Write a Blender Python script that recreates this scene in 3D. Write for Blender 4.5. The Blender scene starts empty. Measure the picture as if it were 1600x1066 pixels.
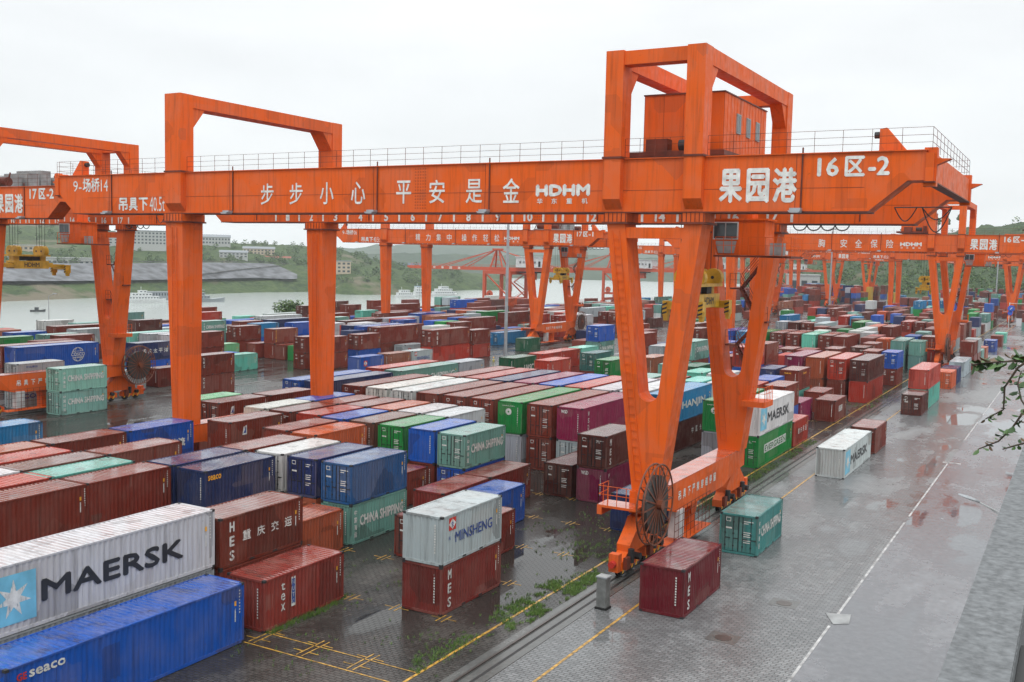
import bpy, math, random
from mathutils import Vector, Matrix, noise
C = bpy.context.scene.collection
SC = bpy.context.scene
PI = math.pi
R = math.radians
# ------------------------------------------------------------------ camera, sky, sun, exposure
def setup():
    cd = bpy.data.cameras.new('camera'); co = bpy.data.objects.new('camera', cd); C.objects.link(co)
    cd.sensor_width = 36.0; cd.lens = 35.697; cd.clip_start = 0.2; cd.clip_end = 12000
    yaw, pitch, roll, H = 0.5129, 0.0811, 0.0230, 18.3775
    f = Vector((-math.sin(yaw)*math.cos(pitch), math.cos(yaw)*math.cos(pitch), -math.sin(pitch)))
    r = Vector((math.cos(yaw), math.sin(yaw), 0)); u = r.cross(f)
    r2 = r*math.cos(roll) + u*math.sin(roll); u2 = -r*math.sin(roll) + u*math.cos(roll)
    m = Matrix((r2, u2, -f)).transposed().to_4x4(); m.translation = Vector((0, 0, H))
    co.matrix_world = m
    SC.camera = co
    SC.view_settings.view_transform = 'Standard'; SC.view_settings.look = 'None'
    SC.view_settings.exposure = EXPOSURE; SC.view_settings.gamma = 1
    SC.cycles.use_denoising = True
    SC.cycles.max_bounces = 6; SC.cycles.diffuse_bounces = 2; SC.cycles.glossy_bounces = 3
    SC.cycles.transparent_max_bounces = 6; SC.cycles.volume_bounces = 1
    SC.cycles.caustics_reflective = False; SC.cycles.caustics_refractive = False
    w = bpy.data.worlds.new('World'); SC.world = w; w.use_nodes = True
    t = w.node_tree; n = t.nodes; n.clear()
    out = n.new('ShaderNodeOutputWorld'); bg = n.new('ShaderNodeBackground')
    sky = n.new('ShaderNodeTexSky'); sky.sky_type = 'NISHITA'; sky.sun_disc = False
    sky.sun_elevation = R(58); sky.sun_rotation = R(150)
    sk = n.new('ShaderNodeVectorMath'); sk.operation = 'SCALE'; sk.inputs['Scale'].default_value = 0.1
    t.links.new(sky.outputs[0], sk.inputs[0])
    tc = n.new('ShaderNodeTexCoord'); sep = n.new('ShaderNodeSeparateXYZ'); t.links.new(tc.outputs['Generated'], sep.inputs[0])
    rmp = n.new('ShaderNodeValToRGB'); e = rmp.color_ramp.elements
    e[0].position = 0; e[0].color = (SKY0/4,)*3+(1,); e[1].position = 1; e[1].color = (SKY1/4,)*3+(1,)
    q = e.new(.26); q.color = (SKYM/4,)*3+(1,)
    t.links.new(sep.outputs['Z'], rmp.inputs['Fac'])
    mp = n.new('ShaderNodeMapping'); mp.inputs['Scale'].default_value = (1.6, 1.6, 6.0); t.links.new(tc.outputs['Generated'], mp.inputs[0])
    nz = n.new('ShaderNodeTexNoise'); nz.inputs['Scale'].default_value = 1.7; nz.inputs['Detail'].default_value = 6; nz.inputs['Roughness'].default_value = .55
    t.links.new(mp.outputs[0], nz.inputs['Vector'])
    r3 = n.new('ShaderNodeMapRange'); r3.inputs['From Min'].default_value = .3; r3.inputs['From Max'].default_value = .7
    r3.inputs['To Min'].default_value = .9; r3.inputs['To Max'].default_value = 1.06; t.links.new(nz.outputs['Fac'], r3.inputs['Value'])
    mu = n.new('ShaderNodeMath'); mu.operation = 'MULTIPLY'; s4 = n.new('ShaderNodeMath'); s4.operation = 'MULTIPLY'; s4.inputs[1].default_value = 4; t.links.new(rmp.outputs[0], s4.inputs[0]); t.links.new(s4.outputs[0], mu.inputs[0]); t.links.new(r3.outputs[0], mu.inputs[1])
    cl = n.new('ShaderNodeVectorMath'); cl.operation = 'SCALE'; cl.inputs[0].default_value = (.965, .99, 1.0)
    t.links.new(mu.outputs[0], cl.inputs['Scale'])
    mx = n.new('ShaderNodeMix'); mx.data_type = 'RGBA'; mx.inputs['Factor'].default_value = .9
    t.links.new(sk.outputs[0], mx.inputs['A']); t.links.new(cl.outputs[0], mx.inputs['B'])
    t.links.new(mx.outputs['Result'], bg.inputs['Color']); bg.inputs['Strength'].default_value = 1
    t.links.new(bg.outputs[0], out.inputs['Surface'])
    sd = bpy.data.lights.new('sun', 'SUN'); sd.energy = 1.0; sd.angle = R(16); sd.color = (1, .97, .92)
    so = bpy.data.objects.new('sun', sd); C.objects.link(so); so.location = (0, 0, 80)
    so.rotation_euler = (R(32), 0, R(30))
EXPOSURE = -0.22; SKY0 = 1.19; SKYM = 1.28; SKY1 = 3.0
setup()

# ------------------------------------------------------------------ materials
def mat(name):
    m = bpy.data.materials.new(name); m.use_nodes = True
    t = m.node_tree; b = t.nodes['Principled BSDF']
    return m, t, b
def nd(t, kind, **kw):
    n = t.nodes.new(kind)
    for k, v in kw.items():
        if k in n.inputs: n.inputs[k].default_value = v
        else: setattr(n, k, v)
    return n
def noise_node(t, vec, scale, detail=4, rough=.55):
    n = nd(t, 'ShaderNodeTexNoise', Scale=scale, Detail=detail, Roughness=rough)
    if vec is not None: t.links.new(vec, n.inputs['Vector'])
    return n
def rng(t, val, a, b, c, d):
    n = nd(t, 'ShaderNodeMapRange'); n.inputs['From Min'].default_value = a; n.inputs['From Max'].default_value = b
    n.inputs['To Min'].default_value = c; n.inputs['To Max'].default_value = d
    t.links.new(val, n.inputs['Value']); return n.outputs[0]
def mixc(t, fac, a, b, mode='MIX'):
    n = nd(t, 'ShaderNodeMix', data_type='RGBA', blend_type=mode)
    for k, v in (('Factor', fac), ('A', a), ('B', b)):
        if hasattr(v, 'is_linked') or hasattr(v, 'links'): t.links.new(v, n.inputs[k])
        elif k == 'Factor': n.inputs[k].default_value = v
        else: n.inputs[k].default_value = (*v, 1)
    return n.outputs['Result']
def mapping(t, vec, scale=(1, 1, 1), loc=(0, 0, 0)):
    n = nd(t, 'ShaderNodeMapping'); n.inputs['Scale'].default_value = scale; n.inputs['Location'].default_value = loc
    t.links.new(vec, n.inputs[0]); return n.outputs[0]
def bump(t, b, h, strength=.3, dist=.02):
    n = nd(t, 'ShaderNodeBump', Strength=strength, Distance=dist); t.links.new(h, n.inputs['Height']); t.links.new(n.outputs[0], b.inputs['Normal'])
def simple(name, col, rough=.5, metal=0, var=.18, scale=1.2, coat=0):
    m, t, b = mat(name); tc = nd(t, 'ShaderNodeTexCoord')
    nz = noise_node(t, tc.outputs['Object'], scale, 5)
    f = rng(t, nz.outputs['Fac'], .3, .7, 1-var, 1+var)
    c = mixc(t, 1.0, col, (1, 1, 1), 'MULTIPLY')
    n = nd(t, 'ShaderNodeVectorMath', operation='SCALE'); n.inputs[0].default_value = col; t.links.new(f, n.inputs['Scale'])
    t.links.new(n.outputs[0], b.inputs['Base Color'])
    b.inputs['Roughness'].default_value = rough; b.inputs['Metallic'].default_value = metal
    b.inputs['Coat Weight'].default_value = coat; b.inputs['Coat Roughness'].default_value = .08
    return m
def weather(name, src, roof=False, streak=.55, rustamt=.55, rough=.42, spec=.5, patch=False):
    """painted steel that has been out in the rain: faded patches, vertical dirt streaks, rust, a wet film"""
    m, t, b = mat(name); tc = nd(t, 'ShaderNodeTexCoord'); oi = nd(t, 'ShaderNodeObjectInfo')
    off = nd(t, 'ShaderNodeVectorMath', operation='SCALE'); off.inputs[0].default_value = (31, 17, 53); t.links.new(oi.outputs['Random'], off.inputs['Scale'])
    ad = nd(t, 'ShaderNodeVectorMath', operation='ADD'); t.links.new(tc.outputs['Object'], ad.inputs[0]); t.links.new(off.outputs[0], ad.inputs[1])
    v = ad.outputs[0]
    if src == 'object': col = oi.outputs['Color']
    elif src == 'attr': col = nd(t, 'ShaderNodeAttribute', attribute_name='paint').outputs['Color']
    else:
        rgb = nd(t, 'ShaderNodeRGB'); rgb.outputs[0].default_value = (*src, 1); col = rgb.outputs[0]
    n1 = noise_node(t, v, .7, 5, .6)
    fade = mixc(t, rng(t, n1.outputs['Fac'], .42, .72, 0, .32 if roof else .12), col, (.33, .27, .23))
    if patch:      # repainted and faded rectangles, different on every box
        vo = nd(t, 'ShaderNodeTexVoronoi', distance='CHEBYCHEV', Scale=.42); t.links.new(v, vo.inputs['Vector'])
        ss = nd(t, 'ShaderNodeSeparateXYZ'); t.links.new(vo.outputs['Color'], ss.inputs[0])
        fade = mixc(t, rng(t, ss.outputs['X'], .80, .81, 0, .15*patch), fade, (.3, .24, .2)); fade = mixc(t, rng(t, ss.outputs['Y'], .82, .83, 0, .35*patch), fade, (.03, .02, .018))
    n2 = noise_node(t, mapping(t, v, (2.6, .35, 2.6) if False else ((.5, 3.2, .5) if roof else (2.8, 2.8, .16))), 1.5, 6, .65)
    dirt = mixc(t, rng(t, n2.outputs['Fac'], .5, .78, 0, streak), fade, (.035, .026, .02))
    n3 = noise_node(t, v, 3.1, 8, .7)
    rust = mixc(t, rng(t, n3.outputs['Fac'], .64, .74, 0, rustamt), dirt, (.09, .032, .014))
    if roof:
        n5 = noise_node(t, v, 1.1, 3, .5)
        rust = mixc(t, rng(t, n5.outputs['Fac'], .56, .66, 0, .45), rust, (.05, .04, .035))
    t.links.new(rust, b.inputs['Base Color'])
    n4 = noise_node(t, v, 1.0 if roof else 2.0, 3, .5)
    if roof:
        t.links.new(rng(t, n4.outputs['Fac'], .38, .62, .08, .34), b.inputs['Roughness'])
        b.inputs['Coat Weight'].default_value = .65; b.inputs['Coat Roughness'].default_value = .06; b.inputs['Coat IOR'].default_value = 1.5
    else:
        t.links.new(rng(t, n4.outputs['Fac'], .3, .7, rough-.12, rough+.16), b.inputs['Roughness'])
    b.inputs['Specular IOR Level'].default_value = spec
    n6 = noise_node(t, v, 2.3, 3)
    bump(t, b, n6.outputs['Fac'], .25, .02)
    return m

M = {}
M['paint'] = weather('container_paint', 'object', spec=.16, patch=1)
M['roof'] = weather('container_roof_paint', 'object', roof=True)
M['farpaint'] = weather('distant_container_paint', 'attr')
M['orange'] = weather('crane_orange_paint', (.72, .108, .008), streak=.42, rustamt=.6, rough=.5, spec=.2, patch=.45)
M['orange_top'] = weather('wet_orange_deck', (.6, .09, .02), roof=True, streak=.2, rustamt=.3)
M['orange_dk'] = simple('dark_orange_steel', (.13, .022, .007), .6, var=.4)
M['white'] = simple('white_lettering', (.66, .66, .63), .5, var=.25, scale=3)
def worn_white():
    m = simple('worn_white_lettering', (.6, .6, .57), .5, var=.25, scale=3); t = m.node_tree; b = t.nodes['Principled BSDF']
    tc = nd(t, 'ShaderNodeTexCoord'); oi = nd(t, 'ShaderNodeObjectInfo'); ad = nd(t, 'ShaderNodeVectorMath', operation='ADD'); t.links.new(tc.outputs['Object'], ad.inputs[0]); t.links.new(oi.outputs['Random'], ad.inputs[1])
    nz = noise_node(t, mapping(t, ad.outputs[0], (1, 5, .9)), 1.6, 4, .7); t.links.new(rng(t, nz.outputs['Fac'], .36, .44, 0, 1), b.inputs['Alpha'])
    return m
M['worn'] = worn_white()
M['black'] = simple('black_lettering', (.018, .02, .025), .45)
M['blue'] = simple('blue_lettering', (.03, .07, .25), .45, var=.3, scale=4)
M['pale'] = simple('pale_blue_panel', (.16, .45, .60), .45)
M['yellow'] = simple('yellow_marking', (.75, .36, .03), .45)
M['red'] = simple('red_marking', (.5, .03, .02), .45)
M['steel'] = simple('dark_steel', (.024, .024, .026), .6, .1)
M['galv'] = simple('galvanised_steel', (.36, .38, .4), .4, .4)
M['rail'] = simple('rail_steel', (.12, .1, .09), .3, .7)
M['spreader'] = simple('spreader_yellow', (.62, .36, .02), .4, var=.3)
M['rubber'] = simple('black_rubber', (.012, .012, .012), .5)
M['glass'] = simple('window_glass', (.05, .07, .08), .06, 0, .1)
M['grey'] = simple('grey_sheet', (.28, .29, .29), .5, var=.3)
M['offwhite'] = simple('off_white_cladding', (.55, .56, .56), .5)
M['qred'] = weather('quay_crane_red', (.5, .075, .03), streak=.2, rustamt=.3)
M['reeldk'] = simple('reel_cable', (.035, .03, .028), .55, var=.4, scale=6)
M['rust'] = simple('rusty_reel_steel', (.15, .038, .014), .45, var=.3, scale=3)
CM = ['paint', 'worn', 'steel', 'black', 'blue', 'pale', 'yellow', 'red', 'roof']
CMATS = [M[k] for k in CM]

# ------------------------------------------------------------------ mesh helpers
class MB:
    def __init__(s): s.v = []; s.f = []; s.m = []
    def quad(s, a, b, c, d, m=0):
        i = len(s.v); s.v += [tuple(a), tuple(b), tuple(c), tuple(d)]; s.f.append((i, i+1, i+2, i+3)); s.m.append(m)
    def poly(s, pts, m=0):
        i = len(s.v); s.v += [tuple(p) for p in pts]; s.f.append(tuple(range(i, i+len(pts)))); s.m.append(m)
    def box(s, x0, x1, y0, y1, z0, z1, m=0, top=None):
        s.hexa([(x0, y0, z0), (x1, y0, z0), (x1, y1, z0), (x0, y1, z0), (x0, y0, z1), (x1, y0, z1), (x1, y1, z1), (x0, y1, z1)], m, top)
    def hexa(s, p, m=0, top=None):
        i = len(s.v); s.v += [tuple(q) for q in p]
        for k, q in enumerate(((3, 2, 1, 0), (4, 5, 6, 7), (0, 1, 5, 4), (1, 2, 6, 5), (2, 3, 7, 6), (3, 0, 4, 7))):
            s.f.append(tuple(i+j for j in q)); s.m.append(top if (k == 1 and top is not None) else m)
    def prism(s, pts, axis, a, b, m=0):
        """extrude a 2-D outline along an axis: axis 'y' takes (x,z), 'x' takes (y,z), 'z' takes (x,y)"""
        def P(p, t): return (p[0], t, p[1]) if axis == 'y' else ((t, p[0], p[1]) if axis == 'x' else (p[0], p[1], t))
        n = len(pts); i = len(s.v); s.v += [P(p, a) for p in pts] + [P(p, b) for p in pts]
        s.f.append(tuple(range(i, i+n))); s.f.append(tuple(range(i+2*n-1, i+n-1, -1))); s.m += [m, m]
        for k in range(n):
            k2 = (k+1) % n; s.f.append((i+k, i+n+k, i+n+k2, i+k2)); s.m.append(m)
    def tube(s, a, b, r, n=6, m=0, r2=None):
        a = Vector(a); b = Vector(b); d = (b-a)
        if d.length < 1e-6: return
        d.normalize(); u = d.orthogonal().normalized(); w = d.cross(u); r2 = r if r2 is None else r2
        i = len(s.v)
        for p, q in ((a, r), (b, r2)):
            for k in range(n):
                t = 2*PI*k/n; s.v.append(tuple(p+u*(q*math.cos(t))+w*(q*math.sin(t))))
        for k in range(n):
            k2 = (k+1) % n; s.f.append((i+k, i+k2, i+n+k2, i+n+k)); s.m.append(m)
        s.f.append(tuple(range(i+n-1, i-1, -1))); s.f.append(tuple(range(i+n, i+2*n))); s.m += [m, m]
    def path(s, pts, r, n=5, m=0):
        for a, b in zip(pts, pts[1:]): s.tube(a, b, r, n, m)
    def bar(s, a, b, w, h, m=0):
        a = Vector(a); b = Vector(b); d = (b-a).normalized(); up = Vector((0, 0, 1)) if abs(d.z) < .95 else Vector((0, 1, 0))
        u = d.cross(up).normalized(); v = u.cross(d)
        p = [q + u*(sx*w/2) + v*(sv*h/2) for q in (a, b) for sx, sv in ((-1, -1), (1, -1), (1, 1), (-1, 1))]
        i = len(s.v); s.v += [tuple(q) for q in p]
        for q in ((3, 2, 1, 0), (4, 5, 6, 7), (0, 1, 5, 4), (1, 2, 6, 5), (2, 3, 7, 6), (3, 0, 4, 7)): s.f.append(tuple(i+j for j in q)); s.m.append(m)
    def loft(s, rings, m=0, cap=True):
        n = len(rings[0]); i = len(s.v)
        for r in rings: s.v += [tuple(p) for p in r]
        for k in range(len(rings)-1):
            for j in range(n):
                j2 = (j+1) % n; s.f.append((i+k*n+j, i+k*n+j2, i+(k+1)*n+j2, i+(k+1)*n+j)); s.m.append(m)
        if cap:
            s.f.append(tuple(range(i+n-1, i-1, -1))); s.f.append(tuple(range(i+(len(rings)-1)*n, i+len(rings)*n))); s.m += [m, m]
    def torus(s, c, axis, r, t, n=28, k=5, m=0):
        c = Vector(c); ax = Vector(axis); u = ax.orthogonal().normalized(); w = ax.cross(u).normalized()
        pts = [c+u*(r*math.cos(2*PI*i/n))+w*(r*math.sin(2*PI*i/n)) for i in range(n)]
        for i in range(n): s.tube(pts[i], pts[(i+1) % n], t, k, m)
    def text(s, txt, o, u, v, w, h, m=1, bold=0.0):
        """flat lettering: its ink box is fitted to width w and height h, centred on o in the plane (u, v)"""
        vs, fs, bw, bh = glyphs(txt, 0)
        o = Vector(o); u = Vector(u); v = Vector(v); nn = u.cross(v); e = bold*h*.8
        for k, (dx, dy) in enumerate(((0, 0), (1, 0), (-1, 0), (0, 1), (0, -1)) if bold > 0 else ((0, 0),)):      # brush the strokes wider
            i = len(s.v); q = o + u*(dx*e) + v*(dy*e) + nn*(k*.0012)
            s.v += [tuple(q + u*(x*(w-2*e)) + v*(y*(h-2*e))) for x, y in vs]
            for f in fs: s.f.append(tuple(i+j for j in f)); s.m.append(m)
    def mesh(s, name, mats, smooth=False):
        me = bpy.data.meshes.new(name); me.from_pydata(s.v, [], s.f)
        for q in mats: me.materials.append(q)
        me.polygons.foreach_set('material_index', s.m)
        if smooth: me.polygons.foreach_set('use_smooth', [True]*len(me.polygons))
        me.update(); return me
    def build(s, name, mats, parent=None, loc=(0, 0, 0), smooth=False):
        return put(name, s.mesh(name, mats, smooth), parent, loc)
_G = {}
def glyphs(txt, bold):
    k = (txt, bold)
    if k in _G: return _G[k]
    cu = bpy.data.curves.new('lettering', 'FONT'); cu.body = txt; cu.offset = bold; cu.resolution_u = 2
    ob = bpy.data.objects.new('lettering', cu); C.objects.link(ob)
    dg = bpy.context.evaluated_depsgraph_get(); dg.update()
    me = bpy.data.meshes.new_from_object(ob.evaluated_get(dg))
    xs = [p.co.x for p in me.vertices] or [0, 1]; ys = [p.co.y for p in me.vertices] or [0, 1]
    x0, x1, y0, y1 = min(xs), max(xs), min(ys), max(ys); bw = max(x1-x0, 1e-4); bh = max(y1-y0, 1e-4)
    vs = [((p.co.x-x0)/bw-.5, (p.co.y-y0)/bh-.5) for p in me.vertices]; fs = [tuple(p.vertices) for p in me.polygons]
    bpy.data.objects.remove(ob); bpy.data.curves.remove(cu); bpy.data.meshes.remove(me)
    _G[k] = (vs, fs, bw, bh); return _G[k]
def put(name, me, parent=None, loc=(0, 0, 0)):
    o = bpy.data.objects.new(name, me); C.objects.link(o); o.location = loc
    if parent is not None: o.parent = parent
    return o
def tag(o, label, cat, group=None, kind=None):
    if label: o['label'] = label
    if cat: o['category'] = cat
    if group: o['group'] = group
    if kind: o['kind'] = kind
    return o
def thing(name, label, cat, loc=(0, 0, 0), rz=0, group=None):
    o = bpy.data.objects.new(name, None); C.objects.link(o); o.location = loc; o.rotation_euler = (0, 0, rz); o.empty_display_size = .3
    return tag(o, label, cat, group)
def struct(o): o['kind'] = 'structure'; return o
def copy_tree(o, parent=None, loc=None, rz=None):
    c = o.copy(); C.objects.link(c); c.parent = parent
    if loc is not None: c.location = loc
    if rz is not None: c.rotation_euler = (0, 0, rz)
    for ch in list(o.children): copy_tree(ch, c)
    return c
def railing(mb, pts, h=1.05, step=1.5, r=.022, m=0, bars=(1, .55)):
    for a, b in zip(pts, pts[1:]):
        a = Vector(a); b = Vector(b); n = max(1, round((b-a).length/step))
        for i in range(n+1):
            p = a.lerp(b, i/n); mb.tube(p, p+Vector((0, 0, h)), r, 4, m)
        for q in bars: mb.tube(a+Vector((0, 0, h*q)), b+Vector((0, 0, h*q)), r*.9, 4, m)
def fbm(x, y, s, o=4):
    return noise.fractal(Vector((x*s, y*s, 3.7)), 1.0, 2.0, o)
# ------------------------------------------------------------------ ground, road, water, hills
PUDDLES = []
def ground_mat(name, dry, wet, brick=True, wetbias=0.0, streaks=False):
    m, t, b = mat(name); tc = nd(t, 'ShaderNodeTexCoord'); v = tc.outputs['Object']
    big = noise_node(t, v, .05, 5, .6); mid = noise_node(t, mapping(t, v, (1, .35, 1)), .22, 6, .62); fine = noise_node(t, v, 2.2, 6, .7)
    add = nd(t, 'ShaderNodeMath', operation='ADD'); t.links.new(big.outputs['Fac'], add.inputs[0]); t.links.new(mid.outputs['Fac'], add.inputs[1])
    ad2 = nd(t, 'ShaderNodeMath', operation='MULTIPLY_ADD'); t.links.new(fine.outputs['Fac'], ad2.inputs[0]); ad2.inputs[1].default_value = .16; t.links.new(add.outputs[0], ad2.inputs[2])
    s = ad2.outputs[0]
    for px, py, rx, ry, am in PUDDLES:      # hollows where the water stands
        d = nd(t, 'ShaderNodeVectorMath', operation='LENGTH'); t.links.new(mapping(t, v, (1/rx, 1/ry, 0), (-px/rx, -py/ry, 0)), d.inputs[0])
        a_ = nd(t, 'ShaderNodeMath', operation='ADD'); t.links.new(s, a_.inputs[0]); t.links.new(rng(t, d.outputs['Value'], .2, 1.1, am, 0), a_.inputs[1]); s = a_.outputs[0]
    wetf = rng(t, s, .9-wetbias, 1.12-wetbias, 0, 1); pud = rng(t, s, 1.19-wetbias, 1.27-wetbias, 0, 1)
    col = mixc(t, wetf, dry, wet)
    col = mixc(t, rng(t, fine.outputs['Fac'], .35, .7, 0, .5), col, tuple(q*.45 for q in wet))
    if streaks:
        st = noise_node(t, mapping(t, v, (.12, 1.4, 1)), 1.0, 5, .6)
        col = mixc(t, rng(t, st.outputs['Fac'], .45, .7, 0, .5), col, tuple(q*1.7 for q in dry))
    # reddish mud washed along the white line
    sp = nd(t, 'ShaderNodeSeparateXYZ'); t.links.new(v, sp.inputs[0])
    mx = nd(t, 'ShaderNodeMath', operation='SUBTRACT'); t.links.new(sp.outputs['X'], mx.inputs[0]); mx.inputs[1].default_value = -10.2
    ab = nd(t, 'ShaderNodeMath', operation='ABSOLUTE'); t.links.new(mx.outputs[0], ab.inputs[0])
    my = nd(t, 'ShaderNodeMath', operation='SUBTRACT'); t.links.new(sp.outputs['Y'], my.inputs[0]); my.inputs[1].default_value = 88
    ay = nd(t, 'ShaderNodeMath', operation='ABSOLUTE'); t.links.new(my.outputs[0], ay.inputs[0])
    fx = rng(t, ab.outputs[0], .2, 2.2, 1, 0); fy = rng(t, ay.outputs[0], 6, 26, 1, 0)
    mn = noise_node(t, mapping(t, v, (1, .45, 1)), .7, 5, .6)
    pr = nd(t, 'ShaderNodeMath', operation='MULTIPLY'); t.links.new(fx, pr.inputs[0]); t.links.new(fy, pr.inputs[1])
    p2 = nd(t, 'ShaderNodeMath', operation='MULTIPLY'); t.links.new(pr.outputs[0], p2.inputs[0]); t.links.new(rng(t, mn.outputs['Fac'], .57, .60, 0, .7), p2.inputs[1])
    col = mixc(t, p2.outputs[0], col, (.09, .036, .024))
    rough = nd(t, 'ShaderNodeMix', data_type='FLOAT'); t.links.new(wetf, rough.inputs['Factor'])
    rough.inputs['A'].default_value = .48; rough.inputs['B'].default_value = .2
    r2 = nd(t, 'ShaderNodeMix', data_type='FLOAT'); t.links.new(pud, r2.inputs['Factor']); t.links.new(rough.outputs[0], r2.inputs['A']); r2.inputs['B'].default_value = .03
    h = None
    if brick:
        br = nd(t, 'ShaderNodeTexBrick', Scale=1.0); br.offset = .5
        br.inputs['Brick Width'].default_value = .4; br.inputs['Row Height'].default_value = .2; br.inputs['Mortar Size'].default_value = .026; br.inputs['Mortar Smooth'].default_value = .3
        br.inputs['Color1'].default_value = (1, 1, 1, 1); br.inputs['Color2'].default_value = (.66, .66, .66, 1); br.inputs['Mortar'].default_value = (.38, .38, .38, 1)
        t.links.new(v, br.inputs['Vector'])
        col = mixc(t, .85, col, br.outputs['Color'], 'MULTIPLY')
        h = br.outputs['Fac']
    t.links.new(col, b.inputs['Base Color']); t.links.new(r2.outputs[0], b.inputs['Roughness'])
    inv = nd(t, 'ShaderNodeMath', operation='SUBTRACT'); inv.inputs[0].default_value = 1; t.links.new(pud, inv.inputs[1])
    bm = nd(t, 'ShaderNodeBump', Distance=.015)
    k = nd(t, 'ShaderNodeMath', operation='MULTIPLY'); t.links.new(inv.outputs[0], k.inputs[0]); k.inputs[1].default_value = .8; t.links.new(k.outputs[0], bm.inputs['Strength'])
    if h is not None:
        hs = nd(t, 'ShaderNodeMath', operation='MULTIPLY_ADD'); t.links.new(h, hs.inputs[0]); hs.inputs[1].default_value = -1.0; t.links.new(fine.outputs['Fac'], hs.inputs[2]); t.links.new(hs.outputs[0], bm.inputs['Height'])
    else: t.links.new(fine.outputs['Fac'], bm.inputs['Height'])
    t.links.new(bm.outputs[0], b.inputs['Normal'])
    b.inputs['IOR'].default_value = 1.45
    if h is not None: t.links.new(rng(t, h, 0, 1, .5, .08), b.inputs['Specular IOR Level'])
    return m
PUDDLES = [(-25.8, 47.9, 1.6, 5, .28), (-26.9, 53.5, 1.3, 4, .26), (-30.2, 40.8, 1.6, 3, .26), (-30.5, 46, 2, 3, .18)]
M['paver'] = ground_mat('wet_pavers', (.14, .13, .118), (.05, .046, .042), True, .035)
PUDDLES = [(-12.5, 68, 1.5, 3.5, .3), (-12.8, 63.5, .9, 1.6, .28), (-11.6, 104, .9, 14, .24), (-12.4, 134, 1.6, 9, .28), (-13.6, 55.5, 1.4, 1.6, .24), (-11.2, 58, .6, 10, .2), (-14.6, 72, 1.6, 2.4, .2), (-13.2, 46.0, 1.2, 3, .16)]
M['lane'] = ground_mat('wet_lane_pavers', (.35, .358, .362), (.20, .204, .207), True, .03)
PUDDLES = [(-6.5, 83, 1.6, 6, .28), (-3.5, 62, 1.6, 8, .22), (-7, 55, .5, 9, .18), (-4.2, 100, 1.5, 7, .26)]
M['asphalt'] = ground_mat('wet_asphalt', (.26, .265, .28), (.145, .149, .16), False, .06)
PUDDLES = []
M['concrete'] = ground_mat('wet_concrete', (.2, .2, .19), (.1, .1, .095), False, .05)
M['line_yellow'] = simple('worn_yellow_line', (.42, .235, .04), .35, var=.75, scale=3.5)
M['line_white'] = simple('worn_white_line', (.37, .37, .365), .35, var=.6, scale=1.6)
def sheet(name, x0, x1, y0, y1, z, m, t=0):
    b = MB(); b.quad((x0, y0, z), (x1, y0, z), (x1, y1, z), (x0, y1, z)); return struct(b.build(name, [m]))
sheet('yard_ground', -180, 90, -60, 1000, 0, M['paver'])
sheet('lane_pavement', -21.7, -10.35, -60, 700, .004, M['lane'])
sheet('road', -10.35, 3, -60, 700, .006, M['asphalt'])
qd = MB(); qd.box(-224, -180, 225, 1000, -24, -4.0); qd.quad((-180, 225, -4), (-180, 1000, -4), (-180, 1000, 0), (-180, 225, 0)); struct(qd.build('quay_pavement', [M['concrete']]))
def strips(name, m, rects, z):
    b = MB()
    for x0, x1, y0, y1 in rects: b.quad((x0, y0, z), (x1, y0, z), (x1, y1, z), (x0, y1, z))
    return struct(b.build(name, [m]))
strips('rail_foundation_path', M['concrete'], [(-23.4, -21.75, -40, 640), (-63.2, -61.8, -40, 640), (-102.3, -100.8, -40, 640), (-142.2, -140.8, -40, 640)], .008)
rb = MB()
for x in (-22.85, -62.5, -101.5, -141.5): rb.box(x-.045, x+.045, -40, 640, .008, .07)
struct(rb.build('crane_rails_path', [M['rail']]))
strips('cable_trench_path', M['rubber'], [(-22.32, -22.16, -40, 640), (-22.98, -22.93, -40, 640), (-22.77, -22.72, -40, 640)], .013)
strips('yellow_road_markings', M['line_yellow'], [(-24.75, -24.6, -40, 420), (-20.0, -19.86, -40, 420), (-60.6, -60.45, -40, 420), (-65.2, -65.06, -40, 420)], .012)
strips('white_road_markings', M['line_white'], [(-10.48, -10.35, -40, 52.3), (-10.48, -10.35, 53.3, 77), (-10.48, -10.35, 79, 104), (-10.48, -10.35, 118, 133), (-10.9, -9.3, 103.2, 103.6), (-10.48, -10.35, 140, 232)], .014)
# slot markers: two strokes along the lane crossed by one across it
sm = []
rnd = random.Random(3)
for k in range(-1, 12):
    xc = -27.75 - 2.945*k + .25
    for y in (35.3, 36.3, 42.4, 49.2, 56.0, 63.0, 69.6, 76.9, 89.9, 102.8, 109, 115.6, 121.5, 128.3, 135, 141.2):
        if k == -1 and y < 88: continue
        for dx in (-.16, .16): sm.append((xc+dx-.035, xc+dx+.035, y-.5, y+.5))
        sm.append((xc-.75, xc-.21, y-.035, y+.035)); sm.append((xc+.21, xc+.75, y-.035, y+.035))
sm.append((-40, -24.8, 34.6, 34.68)); sm.append((-40, -24.8, 36.05, 36.12))
strips('yellow_slot_markings', M['line_yellow'], sm, .012)
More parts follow.
